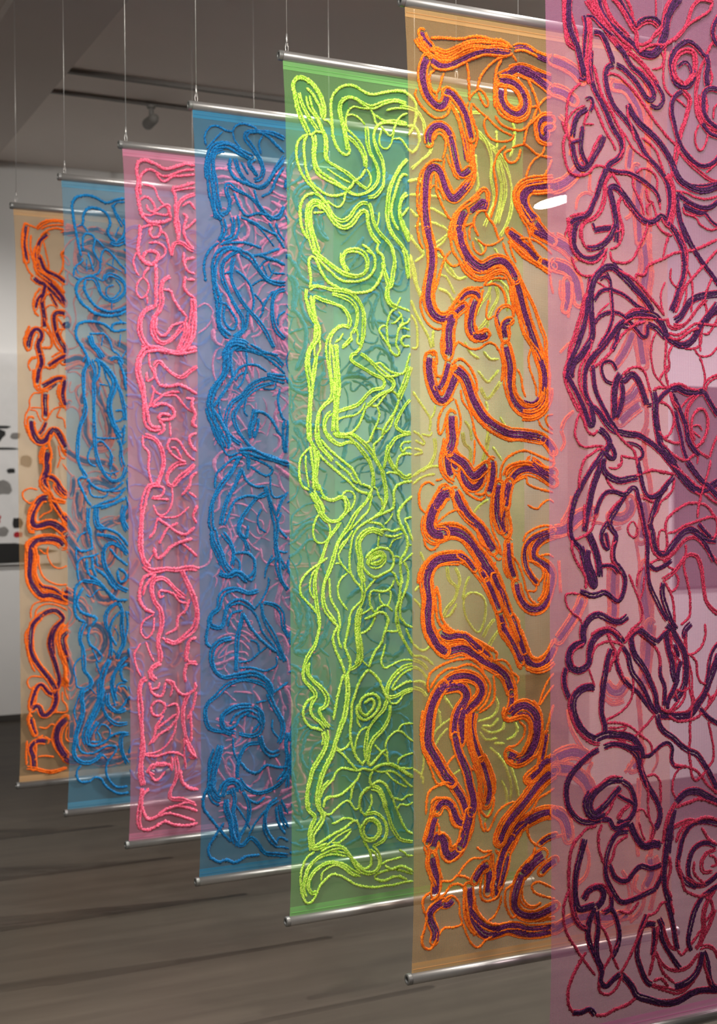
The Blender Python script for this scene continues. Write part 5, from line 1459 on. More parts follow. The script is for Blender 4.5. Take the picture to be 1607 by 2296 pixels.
# yarn drawing of panel 6: kind width,border; then x,z pairs on the cloth in half millimetres
DATA[6] = '''
p26,0;155,4424 149,4379 149,4335 154,4296 172,4259 194,4222 204,4183 215,4145 225,4102
r20,0;131,4420 130,4367 130,4314 140,4267 145,4237 167,4223 199,4214
r13,0;166,4426 163,4372 178,4322 194,4280 202,4236
p15,0;227,4360 240,4318 235,4272 232,4227 231,4178
r36,0;249,4354 259,4307 256,4253 251,4208 247,4154 253,4110 263,4076
p23,0;264,4219 261,4174 261,4129 269,4085 285,4047 312,4010 339,3969 361,3927 383,3893 411,3865 425,3830 422,3798 394,3768 355,3746 332,3708 310,3660 293,3614 271,3572 249,3530 210,3508 183,3479 172,3434 172,3400
r15,0;275,4158 291,4115 307,4068 323,4025 351,3988 378,3951 406,3909 433,3867 433,3817 405,3774
p13,0;243,4358 276,4361 303,4340 331,4322 353,4307 386,4290
r31,0;244,4429 271,4398 304,4367 336,4332 369,4296 408,4261 458,4241
r26,0;282,4444 309,4381 347,4338 386,4303 430,4274 481,4254
p23,0;310,4449 315,4405 342,4364 370,4337 408,4316 453,4295 492,4273 520,4246 543,4240
r20,0;332,4452 353,4402 386,4357 425,4327 464,4301
p26,0;404,4463 431,4432 454,4399 476,4371 498,4351
r20,0;376,4459 415,4425 448,4385 481,4344 504,4325 504,4280 515,4254
r15,0;443,4470 471,4424 487,4377 504,4357
p18,0;498,4351 533,4384 573,4399 613,4401 636,4381
r17,0;504,4343 544,4376 590,4388 624,4370
p36,0;741,4517 700,4469 677,4429 665,4385 659,4348 641,4308 624,4274 595,4247 560,4242 526,4246
r17,0;700,4511 665,4459 653,4407 642,4368 595,4320 543,4281 515,4281
r13,0;636,4367 601,4335 578,4299 543,4285
r15,0;515,4245 560,4274 612,4291 653,4296 705,4327 746,4365 800,4410 853,4446 902,4482 926,4523
r18,0;932,4528 866,4527 824,4498 800,4457 788,4418 764,4382 717,4333 670,4303 635,4275
r10,0;613,4497 613,4410
r12,0;664,4293 658,4247 652,4200 652,4154 663,4109 698,4081 739,4063 774,4040
r11,0;635,4271 652,4236 635,4197 589,4182
p20,0;281,4297 314,4297 336,4269 352,4240 369,4206 380,4176
p23,0;397,4260 430,4237 452,4209 480,4176 520,4155 554,4127 582,4099 594,4073 588,4049 559,4050 531,4079 503,4111 469,4139 430,4165 396,4174
r23,0;458,4241 492,4223 526,4201 560,4174 594,4142 617,4117
p16,0;594,4132 623,4104 645,4075 645,4047 616,4016 576,4025
r15,0;509,4180 548,4158 582,4126 605,4088 599,4051
p23,0;385,4173 352,4159 340,4122 346,4077 362,4035 384,3997 417,3969 451,3942 484,3909 507,3875 529,3841 563,3799 603,3771 638,3738 666,3704 678,3659 683,3614 677,3567 671,3520
r13,0;346,4122 374,4135 418,4127 457,4101 497,4070 530,4037 570,3992 616,3947 662,3907 714,3866
p28,0;457,4015 479,3981 513,3944 553,3917 598,3890 633,3862 661,3833 690,3794 708,3755 737,3716 778,3697 831,3683 891,3689 958,3714
r12,0;454,4014 456,3965 479,3908 495,3860
r10,0;395,3921 439,3881 478,3831 523,3804 569,3786
p13,0;236,4005 263,4018 271,3987 257,3959
p20,0;246,3967 203,3943 181,3910 172,3873 167,3842
r11,0;235,3983 187,3959 149,3919 138,3878 153,3827 159,3805
r13,0;214,4074 166,4032 144,3989 138,3927 138,3883
p13,0;204,4095 225,4084 242,4100
r12,0;116,3902 132,3860 159,3819
r13,0;252,3958 230,3911 229,3893
p17,0;219,3892 213,3847 207,3806 218,3767 239,3738
p23,0;333,3865 316,3823 289,3784 261,3745 228,3715 201,3721 180,3754 169,3798 161,3819
r13,0;317,3867 283,3819 261,3776 245,3743
p12,0;159,3816 191,3827 213,3833
r13,0;274,4001 301,3955 323,3913 344,3875 372,3842 391,3808
r14,0;132,3851 121,3806 126,3758 137,3714 163,3686 206,3682 250,3699 277,3729 316,3737 343,3727
r10,0;229,3902 279,3908
p15,0;349,3727 399,3719 455,3720 511,3703 568,3676 608,3648 625,3608
r20,0;371,3711 337,3672 332,3627 326,3581 303,3534 270,3505 232,3488 210,3455 210,3419
r13,0;371,3711 404,3674 426,3631 443,3587 482,3559 516,3535 550,3528 596,3537
p26,0;391,3417 397,3461 392,3506 381,3555 370,3599 357,3638 376,3656 410,3643 443,3610 477,3577 510,3543 550,3519 596,3523 631,3549 660,3538
r17,0;426,3617 404,3579 409,3534 425,3491 425,3450
r12,0;151,3508 194,3520 249,3530
r13,0;146,3503 151,3459 145,3419
p18,0;151,3477 173,3496 227,3510
r11,0;140,3502 146,3472 129,3422
r12,0;371,3711 472,3708 483,3668 511,3625 533,3586 544,3546
r11,0;500,3724 540,3747 586,3738 614,3708 614,3662 625,3618 631,3577
r11,0;551,3666 562,3616 585,3605 602,3570 608,3542
r11,0;562,3548 556,3584 579,3604
r31,0;661,3731 695,3693 701,3648 701,3597 689,3549 677,3507
r12,0;529,3878 575,3856 609,3827 632,3779 655,3735
r17,0;953,3949 893,3956 851,3989 833,4033 833,4080 834,4126 846,4175 858,4223 882,4264
r31,0;834,4103 851,4040 875,3991 923,3969 959,3968
p20,0;959,3931 904,3943 863,3981
p20,0;882,4278 841,4309 793,4330 746,4310 705,4271 687,4227 698,4183 710,4143 739,4128 780,4129 816,4161 828,4210
r26,0;757,4140 716,4162 704,4207 728,4261 769,4290 817,4287 828,4242 816,4194 786,4158 757,4140
p13,0;728,4210 769,4239 799,4215 804,4183
p18,0;751,4107 709,4078 692,4034 697,3984 709,3940 726,3895 749,3861 784,3827 832,3795 880,3791 928,3814 958,3846
r23,0;739,4119 780,4096 798,4071 786,4023 768,3974 744,3920 726,3867 720,3834 708,3787 690,3725
r13,0;692,4058 686,4001 709,3949 720,3904
r17,0;720,3858 761,3820 808,3788 849,3764 885,3744 927,3730 958,3733
r12,0;885,3763 928,3796 958,3818
p26,0;888,4288 900,4243 888,4194 894,4148
p23,0;960,4138 912,4141 875,4118 869,4070 875,4024 911,3986 959,3968
p18,0;962,4472 937,4435 925,4396 931,4359 949,4334
r15,0;961,4354 925,4340 901,4299 882,4259
r13,0;906,4234 924,4194 912,4150
r13,0;881,4119 893,4064 887,4026
r11,0;929,4007 935,4055 960,4081
r11,0;845,3974 827,3930 826,3888 850,3858 880,3889 898,3938
r12,0;713,3667 772,3663 819,3649 879,3645 933,3660 957,3671
p20,0;719,3658 754,3639 795,3619 849,3605 903,3610 957,3648
p17,0;702,3754 725,3719 766,3700 831,3697 891,3707 958,3728
p26,0;754,3606 801,3592 854,3582 884,3599
p13,0;860,3592 890,3576 914,3550 957,3530
r12,0;754,3601 765,3570 824,3561 854,3531 908,3512 957,3525
p23,0;719,3649 724,3594 736,3544 753,3495 776,3447
r12,0;607,3524 630,3489 671,3469 694,3471
r11,0;631,3549 654,3514 683,3503
r11,0;677,3470 671,3439
p23,0;172,3447 167,3407 182,3368 215,3339 258,3336 297,3350 336,3379
r14,0;145,3463 151,3414 161,3371 193,3338 236,3323 280,3326 319,3356 347,3389
r14,0;210,3464 210,3419 231,3385 269,3374
p23,0;392,3501 375,3464 352,3430 314,3400 275,3384 237,3381
r12,0;425,3477 419,3436 397,3402 358,3386
r11,0;375,3459 414,3471 425,3481
p11,0;270,3491 281,3458
p23,0;276,3458 314,3468 369,3477
r12,0;161,3340 177,3296 209,3267 258,3266 291,3286 319,3320 341,3362
r13,0;358,3377 374,3337 436,3333 481,3354 509,3397 538,3445 556,3492 556,3515
p15,0;374,3328 402,3298 441,3274 474,3262
p28,0;257,3159 257,3204 274,3249 307,3288 346,3308 379,3306 418,3281 457,3252 491,3223 531,3193 559,3163 582,3132
r15,0;391,3302 446,3279 497,3255 537,3225 571,3191 611,3152 645,3117
p28,0;257,3177 257,3132 262,3087 267,3043 261,2998 234,2961 206,2924 174,2900 157,2864 157,2829
p23,0;258,3257 252,3203 241,3158 235,3104 224,3059 207,3013 185,2972
r17,0;235,3189 219,3157 208,3107 191,3057 175,3003 153,2957 142,2904 125,2867 125,2832
p20,0;224,3059 202,3008 180,2958 152,2913 136,2872 136,2828
p15,0;274,3160 301,3197 340,3213 390,3207 435,3192 474,3167 508,3146 548,3134
p13,0;335,3285 357,3246 362,3201 367,3152 370,3102 356,3056 333,3015 305,2982 294,2963
p13,0;302,3251 329,3267 357,3250
r10,0;291,3242 346,3218
r10,0;356,3156 312,3122 289,3089 278,3061
p15,0;273,3061 301,3094 345,3114 395,3117 434,3101 468,3075 496,3050 530,3019 553,3025 556,3062 553,3075
p28,0;445,3097 496,3118 547,3121 593,3114 622,3093 645,3061 662,3025 697,3004 744,2992 791,3008 827,3047 857,3091 894,3130 948,3185
r17,0;434,3096 479,3131 536,3138 588,3132
r12,0;423,3073 479,3099 536,3102 599,3101 657,3099
p23,0;434,3083 395,3058 366,3021 333,2983 305,2955 266,2926 239,2894 222,2849 222,2799 227,2764 249,2720 270,2702
p20,0;456,3061 411,3064 394,3031 388,2990 366,2953
r17,0;423,3087 389,3049 361,3007 322,2965 288,2927 261,2886
r15,0;547,3089 490,3072 445,3043 411,3009 377,2962 332,2920 283,2887 250,2863
p23,0;559,3076 599,3064 627,3042 656,3020
r13,0;256,2998 256,2962 228,2916 201,2875 195,2830 200,2790 222,2750 243,2719
p18,0;261,2886 266,2841 276,2788 298,2743 325,2699 353,2654 386,2614
p23,0;130,2841 157,2802 184,2763 205,2727 221,2692 237,2652 253,2626 265,2644 259,2684 249,2720
r17,0;120,2858 125,2814 146,2770 173,2727 194,2691
r13,0;194,2727 199,2683 216,2656 237,2612 264,2594 292,2613
p26,0;297,2617 325,2600 347,2573 352,2550 330,2523
p20,0;352,2555 374,2523 374,2492 346,2496 324,2523
r12,0;194,2683 177,2638 172,2593 193,2553 226,2540 275,2545 319,2545
p24,0;265,2711 298,2685 325,2649 358,2618 397,2605 453,2597 504,2593 550,2571 590,2548 624,2521
r13,0;353,2641 391,2596 430,2560 475,2529 492,2492 498,2462
p13,0;442,2560 493,2552 527,2529 526,2497 498,2488
r12,0;413,2506 453,2497 498,2492
r11,0;413,2506 413,2474 391,2462
p13,0;364,2659 409,2696
p29,0;375,2668 376,2723 376,2768 387,2822 410,2855
p23,0;386,2668 409,2714 421,2769 415,2814
p13,0;365,2813 332,2821 310,2856 310,2892 343,2907 371,2899 388,2868
p29,0;399,2832 432,2824 461,2852 489,2849 517,2813 534,2772 551,2727
r13,0;421,2851 466,2880 517,2886 546,2860 563,2814 580,2773
p13,0;551,2722 579,2727
p31,0;585,2783 597,2742 596,2696 602,2645 613,2595 624,2549 659,2512 706,2470
r11,0;604,3046 581,3003 575,2957 580,2902 597,2857 632,2821 655,2799
r12,0;656,3011 656,2960 650,2909 655,2859 667,2808
r12,0;691,2990 668,2942 673,2906 638,2867 615,2834
r10,0;673,2938 679,2896 661,2868
r15,0;586,2787 620,2802 667,2804 696,2818 743,2820 784,2802 844,2795
p28,0;678,2795 719,2805 760,2788 808,2784 868,2795
p18,0;608,2737 643,2775 678,2795
r20,0;868,2795 880,2829 916,2853 953,2864
p24,0;868,2791 892,2754 922,2717 946,2689
r20,0;678,2785 690,2744 719,2712
p20,0;690,2776 719,2735 742,2685 765,2634 777,2573 812,2532 842,2508
p17,0;707,2703 718,2652 736,2596 747,2545 770,2489
r18,0;844,2790 802,2751 772,2704 771,2653 783,2606 807,2560 836,2527 896,2499
r12,0;736,2713 766,2746 814,2780
r16,0;825,2715 867,2711 885,2669 879,2612 854,2570 818,2541
r14,0;849,2720 807,2686 795,2630 813,2574
r10,0;801,2639 837,2640 855,2617
r10,0;807,2616 849,2588
r13,0;620,2738 660,2729 695,2693 701,2647 671,2595 642,2586
r15,0;608,2617 642,2581 689,2563 730,2564
r14,0;625,2562 677,2521 729,2494 770,2489 812,2513
p26,0;665,3524 700,3499 723,3464 747,3424 758,3379 761,3332 752,3285 728,3233 710,3185 686,3137
r20,0;689,3517 723,3483 753,3439 770,3393 770,3342 763,3291 740,3233 716,3181 704,3134
r12,0;607,3510 642,3481 682,3475
r11,0;677,3474 659,3422 647,3371
r15,0;956,3473 884,3444 824,3421 758,3406 705,3393 647,3366 601,3349 560,3328 549,3299 531,3284 503,3287 497,3269
p20,0;741,3530 765,3486 800,3438 835,3394 871,3354 913,3315 955,3270
r15,0;956,3431 907,3389 859,3344 805,3293 763,3244 733,3186 710,3134
r11,0;776,3333 799,3284 805,3237 804,3191 798,3139
r11,0;769,3263 769,3212 751,3164
r11,0;687,3327 681,3285 699,3254 728,3242
r10,0;658,3265 634,3218 634,3167 651,3117
r13,0;925,3311 894,3257 876,3204 888,3148 863,3091 851,3034
p29,0;704,3097 739,3117 763,3151 798,3190 846,3212 900,3224 955,3232
r17,0;663,3108 674,3072 715,3065 762,3086 804,3125 846,3170 888,3205
r17,0;698,3083 745,3080 786,3106 822,3145
r13,0;668,3044 721,3037 774,3063 816,3088 857,3091 912,3089 954,3091
r15,0;662,3025 721,3019 786,3054 839,3071
p20,0;875,3091 912,3136 954,3152
r12,0;668,2956 709,3000 762,2979 821,2981 851,3001 857,3053
r11,0;954,3001 905,2956 845,2949 815,2976
r11,0;845,2949 862,2908 874,2857 868,2819
r12,0;851,3081 845,3024 851,2968
r13,0;954,3133 930,3094 893,3050 863,3049
r12,0;951,2604 921,2556 896,2499
r10,0;836,2518 830,2471
p33,0;619,2538 653,2502 694,2465 729,2428 764,2395 805,2362 853,2353 901,2367 950,2390
r14,0;676,2469 729,2442 782,2404 835,2367 883,2367
p26,0;770,2484 806,2442 847,2400 895,2367 950,2319
r13,0;811,2348 847,2329 835,2282 828,2231
r13,0;865,2339 907,2310 949,2291
r12,0;847,2329 871,2395 890,2447 902,2489
r14,0;651,2168 657,2219 687,2251 728,2279 775,2297 829,2297 883,2282 919,2244 943,2206 937,2158 906,2126
r13,0;663,2164 704,2172 757,2199 804,2212 858,2226 907,2234 949,2224
p23,0;565,2211 582,2257 600,2303 623,2340 658,2372
r13,0;699,2414 693,2367 664,2330 623,2303 605,2262 576,2230
r15,0;699,2423 635,2432 572,2441 520,2428 475,2414
p18,0;693,2414 652,2377 612,2340 565,2326 537,2345 520,2386 509,2432 498,2482
r13,0;525,2322 582,2303
p26,0;565,2211 582,2161 587,2119 610,2081 651,2076 680,2103 709,2135 751,2171 798,2180 840,2155 882,2136 936,2130
r13,0;559,2184 564,2142 581,2091 621,2053
r12,0;651,2173 622,2178 610,2137 616,2095 639,2081 657,2117 651,2173
p20,0;834,2207 864,2174 900,2145
r17,0;633,2044 680,2066 721,2102 762,2138 810,2147 846,2127 882,2089 918,2050 948,2021
p17,0;810,2161 852,2132 888,2084 918,2036
p17,0;558,2032 586,2008 633,2021 680,2047
r12,0;558,2032 610,2054 645,2048 668,2020 703,2005
r20,0;632,1961 673,1982 709,2009 738,2041 774,2068 821,2062 845,2024 857,1972 863,1915 874,1858 910,1818 947,1798
r13,0;762,2115 762,2078 750,2027 767,1965 779,1909 784,1852 778,1796 731,1761
r12,0;703,1991 720,1962 714,1930 679,1908 650,1941
r13,0;638,1956 673,1908 690,1866 696,1809 695,1763
p20,0;632,1951 626,1905 638,1863 655,1821 678,1778 707,1744
p26,0;319,2495 313,2454 335,2423 368,2405 413,2396 458,2405 497,2409
p20,0;335,2536 302,2499 269,2463 236,2418 203,2369 175,2325 159,2280 148,2231 147,2187 158,2146 185,2124 206,2096
p26,0;313,2482 296,2441 274,2396 257,2351 246,2302 235,2253 226,2217 220,2181
r13,0;330,2527 297,2531 264,2513 225,2490 203,2450 192,2405 192,2360
p31,0;239,2172 261,2131 277,2094 288,2054 293,2017 293,1986
r13,0;219,2298 218,2248 212,2199
p17,0;273,2252 295,2306 329,2346 379,2350 429,2337 469,2368 491,2359 497,2327 514,2286 525,2240 536,2189 547,2138 547,2088 546,2037 552,1982 563,1935 591,1883 620,1831 655,1783
r13,0;278,2261 267,2216 245,2181 190,2155 163,2151
r13,0;497,2327 508,2272 525,2212 536,2157
p20,0;435,2332 406,2300 378,2264 350,2228 355,2197 383,2164 377,2133 366,2092 371,2051 404,2018 427,1981 426,1936 409,1891 387,1878 353,1902 320,1922 282,1910 243,1911 194,1931
r13,0;350,2197 345,2247 373,2287 418,2323
p17,0;339,2220 311,2184 305,2148 322,2111 344,2102 338,2134 327,2175
r13,0;383,2142 360,2115 360,2061 382,2028 410,1996
p15,0;299,2031 327,2034 365,2029 393,2001
r14,0;152,2147 152,2102 173,2057 200,2020 222,1984 222,1939
p26,0;201,2119 212,2078 222,2033 238,1988 260,1946 276,1950 266,1991 244,2032 233,2073 239,2104
r13,0;329,2427 346,2387 379,2355 412,2341
r11,0;346,2455 385,2450 413,2468 413,2500
r11,0;189,1918 146,1924 119,1916 124,1876 150,1843 188,1819 204,1792
r10,0;473,2222 445,2195 456,2163 484,2153 496,2181 473,2222
r12,0;449,1994 472,1939 500,1887 522,1836 510,1786 465,1756 425,1712
r11,0;529,2019 500,1993 489,1938
r11,0;535,1982 528,1923 505,1873
p26,0;443,1812 409,1791 369,1793 325,1813 287,1828 248,1816 220,1786 209,1747 209,1706
p29,0;209,1706 166,1700 138,1670 133,1630 149,1598
p29,0;210,1788 204,1748 209,1712 166,1701 138,1676 133,1636 149,1608 181,1593 219,1604 239,1629 242,1679 258,1718 297,1748 341,1759 375,1744 402,1715 419,1696
r13,0;214,1707 171,1687 149,1662 154,1626 170,1607
r15,0;247,1741 286,1762 330,1769 369,1753 408,1719
r13,0;247,1642 269,1686 308,1706 352,1709 402,1692 414,1682
p23,0;122,1610 111,1570 116,1526 137,1479
p31,0;268,1515 235,1522 191,1511 159,1482 153,1442 164,1401 190,1354 228,1315 272,1293
r17,0;148,1496 137,1453 147,1398 169,1352 206,1313 255,1281 294,1273
r11,0;238,1602 252,1561 268,1519
p31,0;272,1298 316,1312 366,1308 417,1299 467,1281 496,1246 513,1217
p24,0;352,1677 332,1633 324,1588 312,1539 306,1489 300,1445 300,1399 316,1353 316,1326
r15,0;330,1746 352,1699 374,1657 352,1613 335,1578
p17,0;357,1672 380,1634 390,1588 418,1541 457,1506 497,1480 531,1441 560,1407 588,1381
r15,0;408,1687 385,1638 402,1587 424,1531
p20,0;414,1682 441,1644 452,1598 469,1560 509,1521 537,1473 565,1415 600,1380
p26,0;487,1747 459,1726 464,1679 481,1637 515,1599 543,1560 566,1512 589,1464 594,1422 611,1384
r15,0;419,1696 448,1726 487,1752 527,1763
p28,0;487,1752 522,1741 561,1711 596,1691
p18,0;596,1691 631,1721 660,1738
r16,0;499,1737 550,1707 590,1672 613,1629 618,1578
p17,0;618,1592 618,1546 641,1502 641,1456 635,1410
r12,0;469,1556 469,1505 457,1451 423,1413 367,1385 317,1371
r13,0;322,1361 378,1357 434,1343 479,1316 519,1286 559,1254 570,1216
r10,0;333,1338 383,1334 434,1339
r10,0;339,1328 406,1318 434,1334
r12,0;582,1377 542,1339 502,1310 467,1285
r12,0;344,1296 388,1288 433,1265
p29,0;654,1766 689,1732 718,1688 748,1645 759,1597 759,1546 753,1499 729,1459 693,1429
p26,0;648,1743 654,1692 665,1645 683,1597 688,1550 706,1512
p20,0;730,1604 712,1563 706,1512 682,1467 658,1432 652,1395
r13,0;672,1737 677,1681 677,1649 706,1619 730,1599
r12,0;695,1671 700,1624 700,1573
p20,0;695,1680 706,1647 712,1619
r18,0;754,1733 760,1681 765,1630 777,1577 788,1525 788,1469 806,1420
p24,0;790,1764 754,1733 754,1700
r15,0;723,1436 699,1410 658,1380 612,1403
r13,0;753,1490 752,1443 723,1403 675,1379
r12,0;782,1483 741,1467 699,1475 711,1432
r13,0;868,1760 867,1709 843,1658 801,1632 765,1630
r13,0;777,1629 813,1594 818,1547 836,1503 872,1491
p31,0;611,1370 664,1366 716,1357 776,1357 805,1378 836,1414 866,1449 890,1499 915,1550 946,1619
r17,0;606,1408 658,1376 716,1371 770,1372 800,1397 836,1432 872,1472
p13,0;946,1671 909,1635 891,1589 885,1542 872,1491
r15,0;658,1366 705,1339 764,1335 817,1344 865,1374 902,1413 933,1458 945,1486
r13,0;945,1448 896,1423 878,1377
p20,0;835,1385 871,1349 907,1323 944,1306
r12,0;878,1453 896,1414 871,1378
r14,0;788,1469 794,1412 787,1356 781,1300 781,1244 775,1198 786,1135 792,1093 810,1067 840,1078 888,1111
r12,0;883,1320 901,1262 913,1209 913,1152 882,1112
p24,0;600,1376 611,1328 640,1294 686,1266 722,1235 769,1203 816,1184 846,1149 876,1108 906,1062 936,1012
p15,0;512,1203 553,1199 587,1219 622,1239 657,1246 680,1220 674,1179 686,1145 733,1131
r14,0;686,1145 745,1135 804,1115 840,1083 876,1037 936,993
r11,0;702,994 679,1034 685,1089 715,1124 750,1130
p23,0;518,1193 507,1236 461,1240 411,1258 355,1268 310,1258
p23,0;288,1251 244,1233 195,1201 151,1165 124,1123 118,1075 129,1024 155,986 193,954 242,944 297,947
p26,0;411,1258 456,1236 495,1200 506,1153 523,1110 546,1066 580,1021 603,982 614,939 603,898 585,877
r13,0;518,1189 512,1143 529,1100 546,1043 545,988
r13,0;540,1113 581,1114 610,1083 615,1031 615,985
p26,0;410,1108 354,1113 304,1096 259,1064 237,1022 253,979 292,993 331,1020 365,1053 398,1077
r13,0;404,1122 343,1128 287,1102 243,1080 210,1052
p20,0;237,1076 215,1051 210,1016 231,973 270,959 314,972
p23,0;410,1103 449,1076 471,1033 477,986 460,947 425,923 381,933
r13,0;398,1072 364,1030 342,987 314,963
p15,0;376,1052 420,1024 454,1007 471,991
r20,0;449,998 409,975 381,942
p23,0;297,952 342,942 352,913 380,901 420,915 448,916
p29,0;448,916 465,877 493,833 527,805 562,810 608,809
r12,0;545,988 551,927 574,878 562,833 539,822
r10,0;482,967 522,967 545,928
r11,0;499,915 516,862 533,832
p15,0;585,877 562,833
p27,0;209,878 190,817 170,757 160,696 160,633 178,583 221,585 260,587
r16,0;195,903 147,854 128,778 127,700 136,613 155,548 192,503 221,498
p21,0;146,611 155,555 183,512 221,491
r13,0;272,925 214,916 176,882
p27,0;202,619 231,654 279,664 308,636 298,598 269,578
r18,0;212,618 241,661 299,669 337,632 347,575 298,550
p18,0;347,615 347,567 308,549
p23,0;260,579 230,521 225,458 249,392 277,340 296,289
p23,0;269,562 278,498 268,436 268,365 296,305 286,259 315,230 354,255 393,273
r14,0;127,669 99,603 107,508 154,430 201,360 258,287
r16,0;210,398 163,335 124,263 119,193 142,150
r14,0;259,516 307,477 336,418 355,351 384,290
p20,0;347,567 375,515 390,441 375,388 345,344
r14,0;385,410 335,346 296,297
p20,0;142,150 190,141 228,150 256,118
r16,0;256,118 305,109 363,126 432,138 472,155
r14,0;277,260 286,211 334,195 374,220 403,271
r14,0;393,273 433,330 473,396 513,454 544,506
p27,0;398,268 433,234 462,197 482,162 541,135 622,105 704,98 776,119 839,124 934,108
p23,0;539,507 513,462 493,401 483,338 502,279 532,217 562,196
p23,0;513,462 544,466 584,456
r14,0;534,500 584,509 615,545 645,548
p16,0;574,445 573,389 563,326
r16,0;594,450 583,379 563,301 542,240
p20,0;604,449 614,391 644,337 684,282 715,244
r18,0;614,480 634,412 664,350 705,327
p23,0;604,481 624,438
p23,0;645,557 665,497 685,420 695,362 705,327
r16,0;666,554 686,486
r18,0;583,339 613,285 664,244 725,234 777,250 819,293
r16,0;593,305 623,235 684,184
p27,0;684,167 746,173 798,197 829,242 840,298
r23,0;562,196 633,168 714,138 777,160 819,202
r16,0;572,211 613,212 653,173
r14,0;705,327 726,300 757,319 799,354 841,397
p25,0;851,296 872,243 882,175 903,130 934,116
r20,0;830,316 872,318 914,294 934,250
r16,0;851,280 861,220 892,140
p20,0;842,545 800,494 778,431 762,359 778,312
r23,0;937,582 884,523 852,461 851,395 830,324
r20,0;915,477 883,407 841,347 809,311
r16,0;863,534 894,521 905,470 862,427
p27,0;647,800 636,728 631,656 645,589 666,537
r16,0;657,750 667,692 646,622 671,561
p21,0;437,882 378,881 339,830 319,769 318,706 347,646 395,584 455,583 524,598 585,614
p21,0;338,751 367,691 426,668 465,702 505,725 555,707 616,715
r14,0;437,866 378,833 358,780 338,751
p23,0;585,614 626,673 646,727
r14,0;300,930 281,877 290,805 319,745
p29,0;447,913 476,861 526,807 566,818 616,796
r14,0;385,545 444,529 494,570
p36,0;668,887 657,823 647,760
p30,0;699,981 751,1017 813,1018 876,987 938,955
r21,0;699,981 668,936 647,873 632,802
p27,0;689,950 673,887 672,813
r16,0;699,957 771,974 844,978 938,939
p21,0;927,758 864,782 801,765 770,711 769,646 811,599 874,599 936,632
p21,0;938,856 865,877 791,873 739,822 718,759 708,695 748,624 811,591
r16,0;698,802 729,856 802,888 875,896 938,873
r16,0;708,727 728,635 748,583 821,548 884,556
r16,0;844,850 885,796 937,765
r18,0;927,741 874,731 843,694 853,651 906,644
r13,0;885,721 917,709 927,675 895,670
r14,0;801,707 800,650 863,592
r20,0;678,870 771,892 823,877
r18,0;748,640 800,609 863,592
p21,0;936,582 873,557 842,545
'''
INLAY = '''
793,4628 725,4626 650,4607 570,4582 522,4590 475,4612 433,4620 386,4609 345,4576 319,4531 313,4466 317,4406 322,4347 332,4302 352,4263 383,4234 414,4228 420,4256 410,4302 400,4342 385,4391 369,4445 367,4491 386,4526 427,4550 469,4546 511,4528 569,4512 633,4539 693,4565 741,4572 793,4564
278,4314 280,4259 275,4212 285,4181 341,4155 403,4129 450,4097 455,4083 434,4053 407,4032 345,4058 289,4080 233,4111 211,4160 206,4214 212,4279 204,4315 220,4335 260,4335
174,4320 134,4389 98,4512 83,4569 93,4602 121,4622 161,4616 202,4589 242,4544 267,4492 274,4429 256,4413 260,4335 220,4335
589,4397 578,4358 583,4322 604,4272 631,4228 644,4173 643,4121 637,4078 608,4038 576,4011 538,4007 555,4046 592,4083 606,4122 604,4169 583,4213 556,4253 541,4303 536,4353 531,4400
209,3994 247,3979 283,3946 303,3911 333,3872 380,3858 427,3885 459,3934 501,3971 538,3970 559,3934 569,3884 590,3838 622,3799 664,3764 691,3729 704,3687 611,3746 579,3776 553,3816 537,3862 532,3908 511,3925 479,3899 442,3854 395,3824 354,3828 313,3856 282,3900 247,3938 226,3945 191,3937 166,3981
754,4208 722,4153 694,4098 675,4049 664,3991 660,3934 668,3878 686,3828 724,3779 761,3739 788,3708 789,3727 762,3791 735,3837 703,3881 685,3932 693,3984 710,4038 726,4087 743,4131 765,4157 795,4156 796,4246
413,3465 455,3440 491,3400 509,3350 509,3289 503,3228 484,3161 463,3188 469,3226 458,3267 467,3333 459,3380 423,3419 371,3439 309,3450
202,3429 257,3409 319,3395 371,3379 402,3348 419,3307 464,3296 467,3333 459,3380 423,3419 371,3439 309,3450 207,3466
636,3635 625,3578 598,3524 550,3483 481,3465 413,3465 356,3480 289,3513 249,3561 223,3610 219,3646 259,3608 310,3565 361,3527 424,3522 497,3536 551,3568 580,3617 578,3673 600,3727
483,3124 531,3097 578,3062 621,3026 669,2994 636,2984 615,2992 567,3010 514,3041 462,3067 425,3089 431,3117
251,943 225,904 194,860 168,817 153,763 137,709 131,659 141,613 197,607 197,638 198,688 214,747 235,801 261,854 287,902 308,956 288,995
159,1464 133,1419 128,1369 173,1315 213,1280 249,1240 264,1202 248,1161 212,1150 217,1122 242,1083 278,1043 247,1041 217,1076 176,1107 156,1146 167,1191 190,1226 172,1260 142,1290 117,1324 113,1379
637,1164 615,1113 572,1079 540,1044 513,1008 502,957 496,901 501,844 517,871 528,917 555,962 593,992 631,1036 653,1082 659,1139
376,322 324,338 272,344 215,333 169,307 133,270 117,221 107,167 122,119 157,132 137,172 143,208 168,247 210,278 261,294 313,283 365,257 417,217 464,197 496,202 454,227 422,268
622,561 643,501 658,452 691,400 723,363 799,339 800,387 761,411 729,458 708,508 686,558 671,608 649,658 601,691 574,671 601,630
'''   # sheer stitched infill between paired lime outlines: x,z in half millimetres

def parse(txt):
    rows = []
    for ln in txt.strip().split('\n'):
        h, b = ln.split(';'); k = h[0]; wd, bd = h[1:].split(',')
        pts = np.array([[float(c) for c in t.split(',')] for t in b.split()]) / 2000.0
        rows.append((k, float(wd) / 2000.0, float(bd) / 2000.0, pts))
    return rows
STROKES = {i: parse(t) for i, t in DATA.items()}

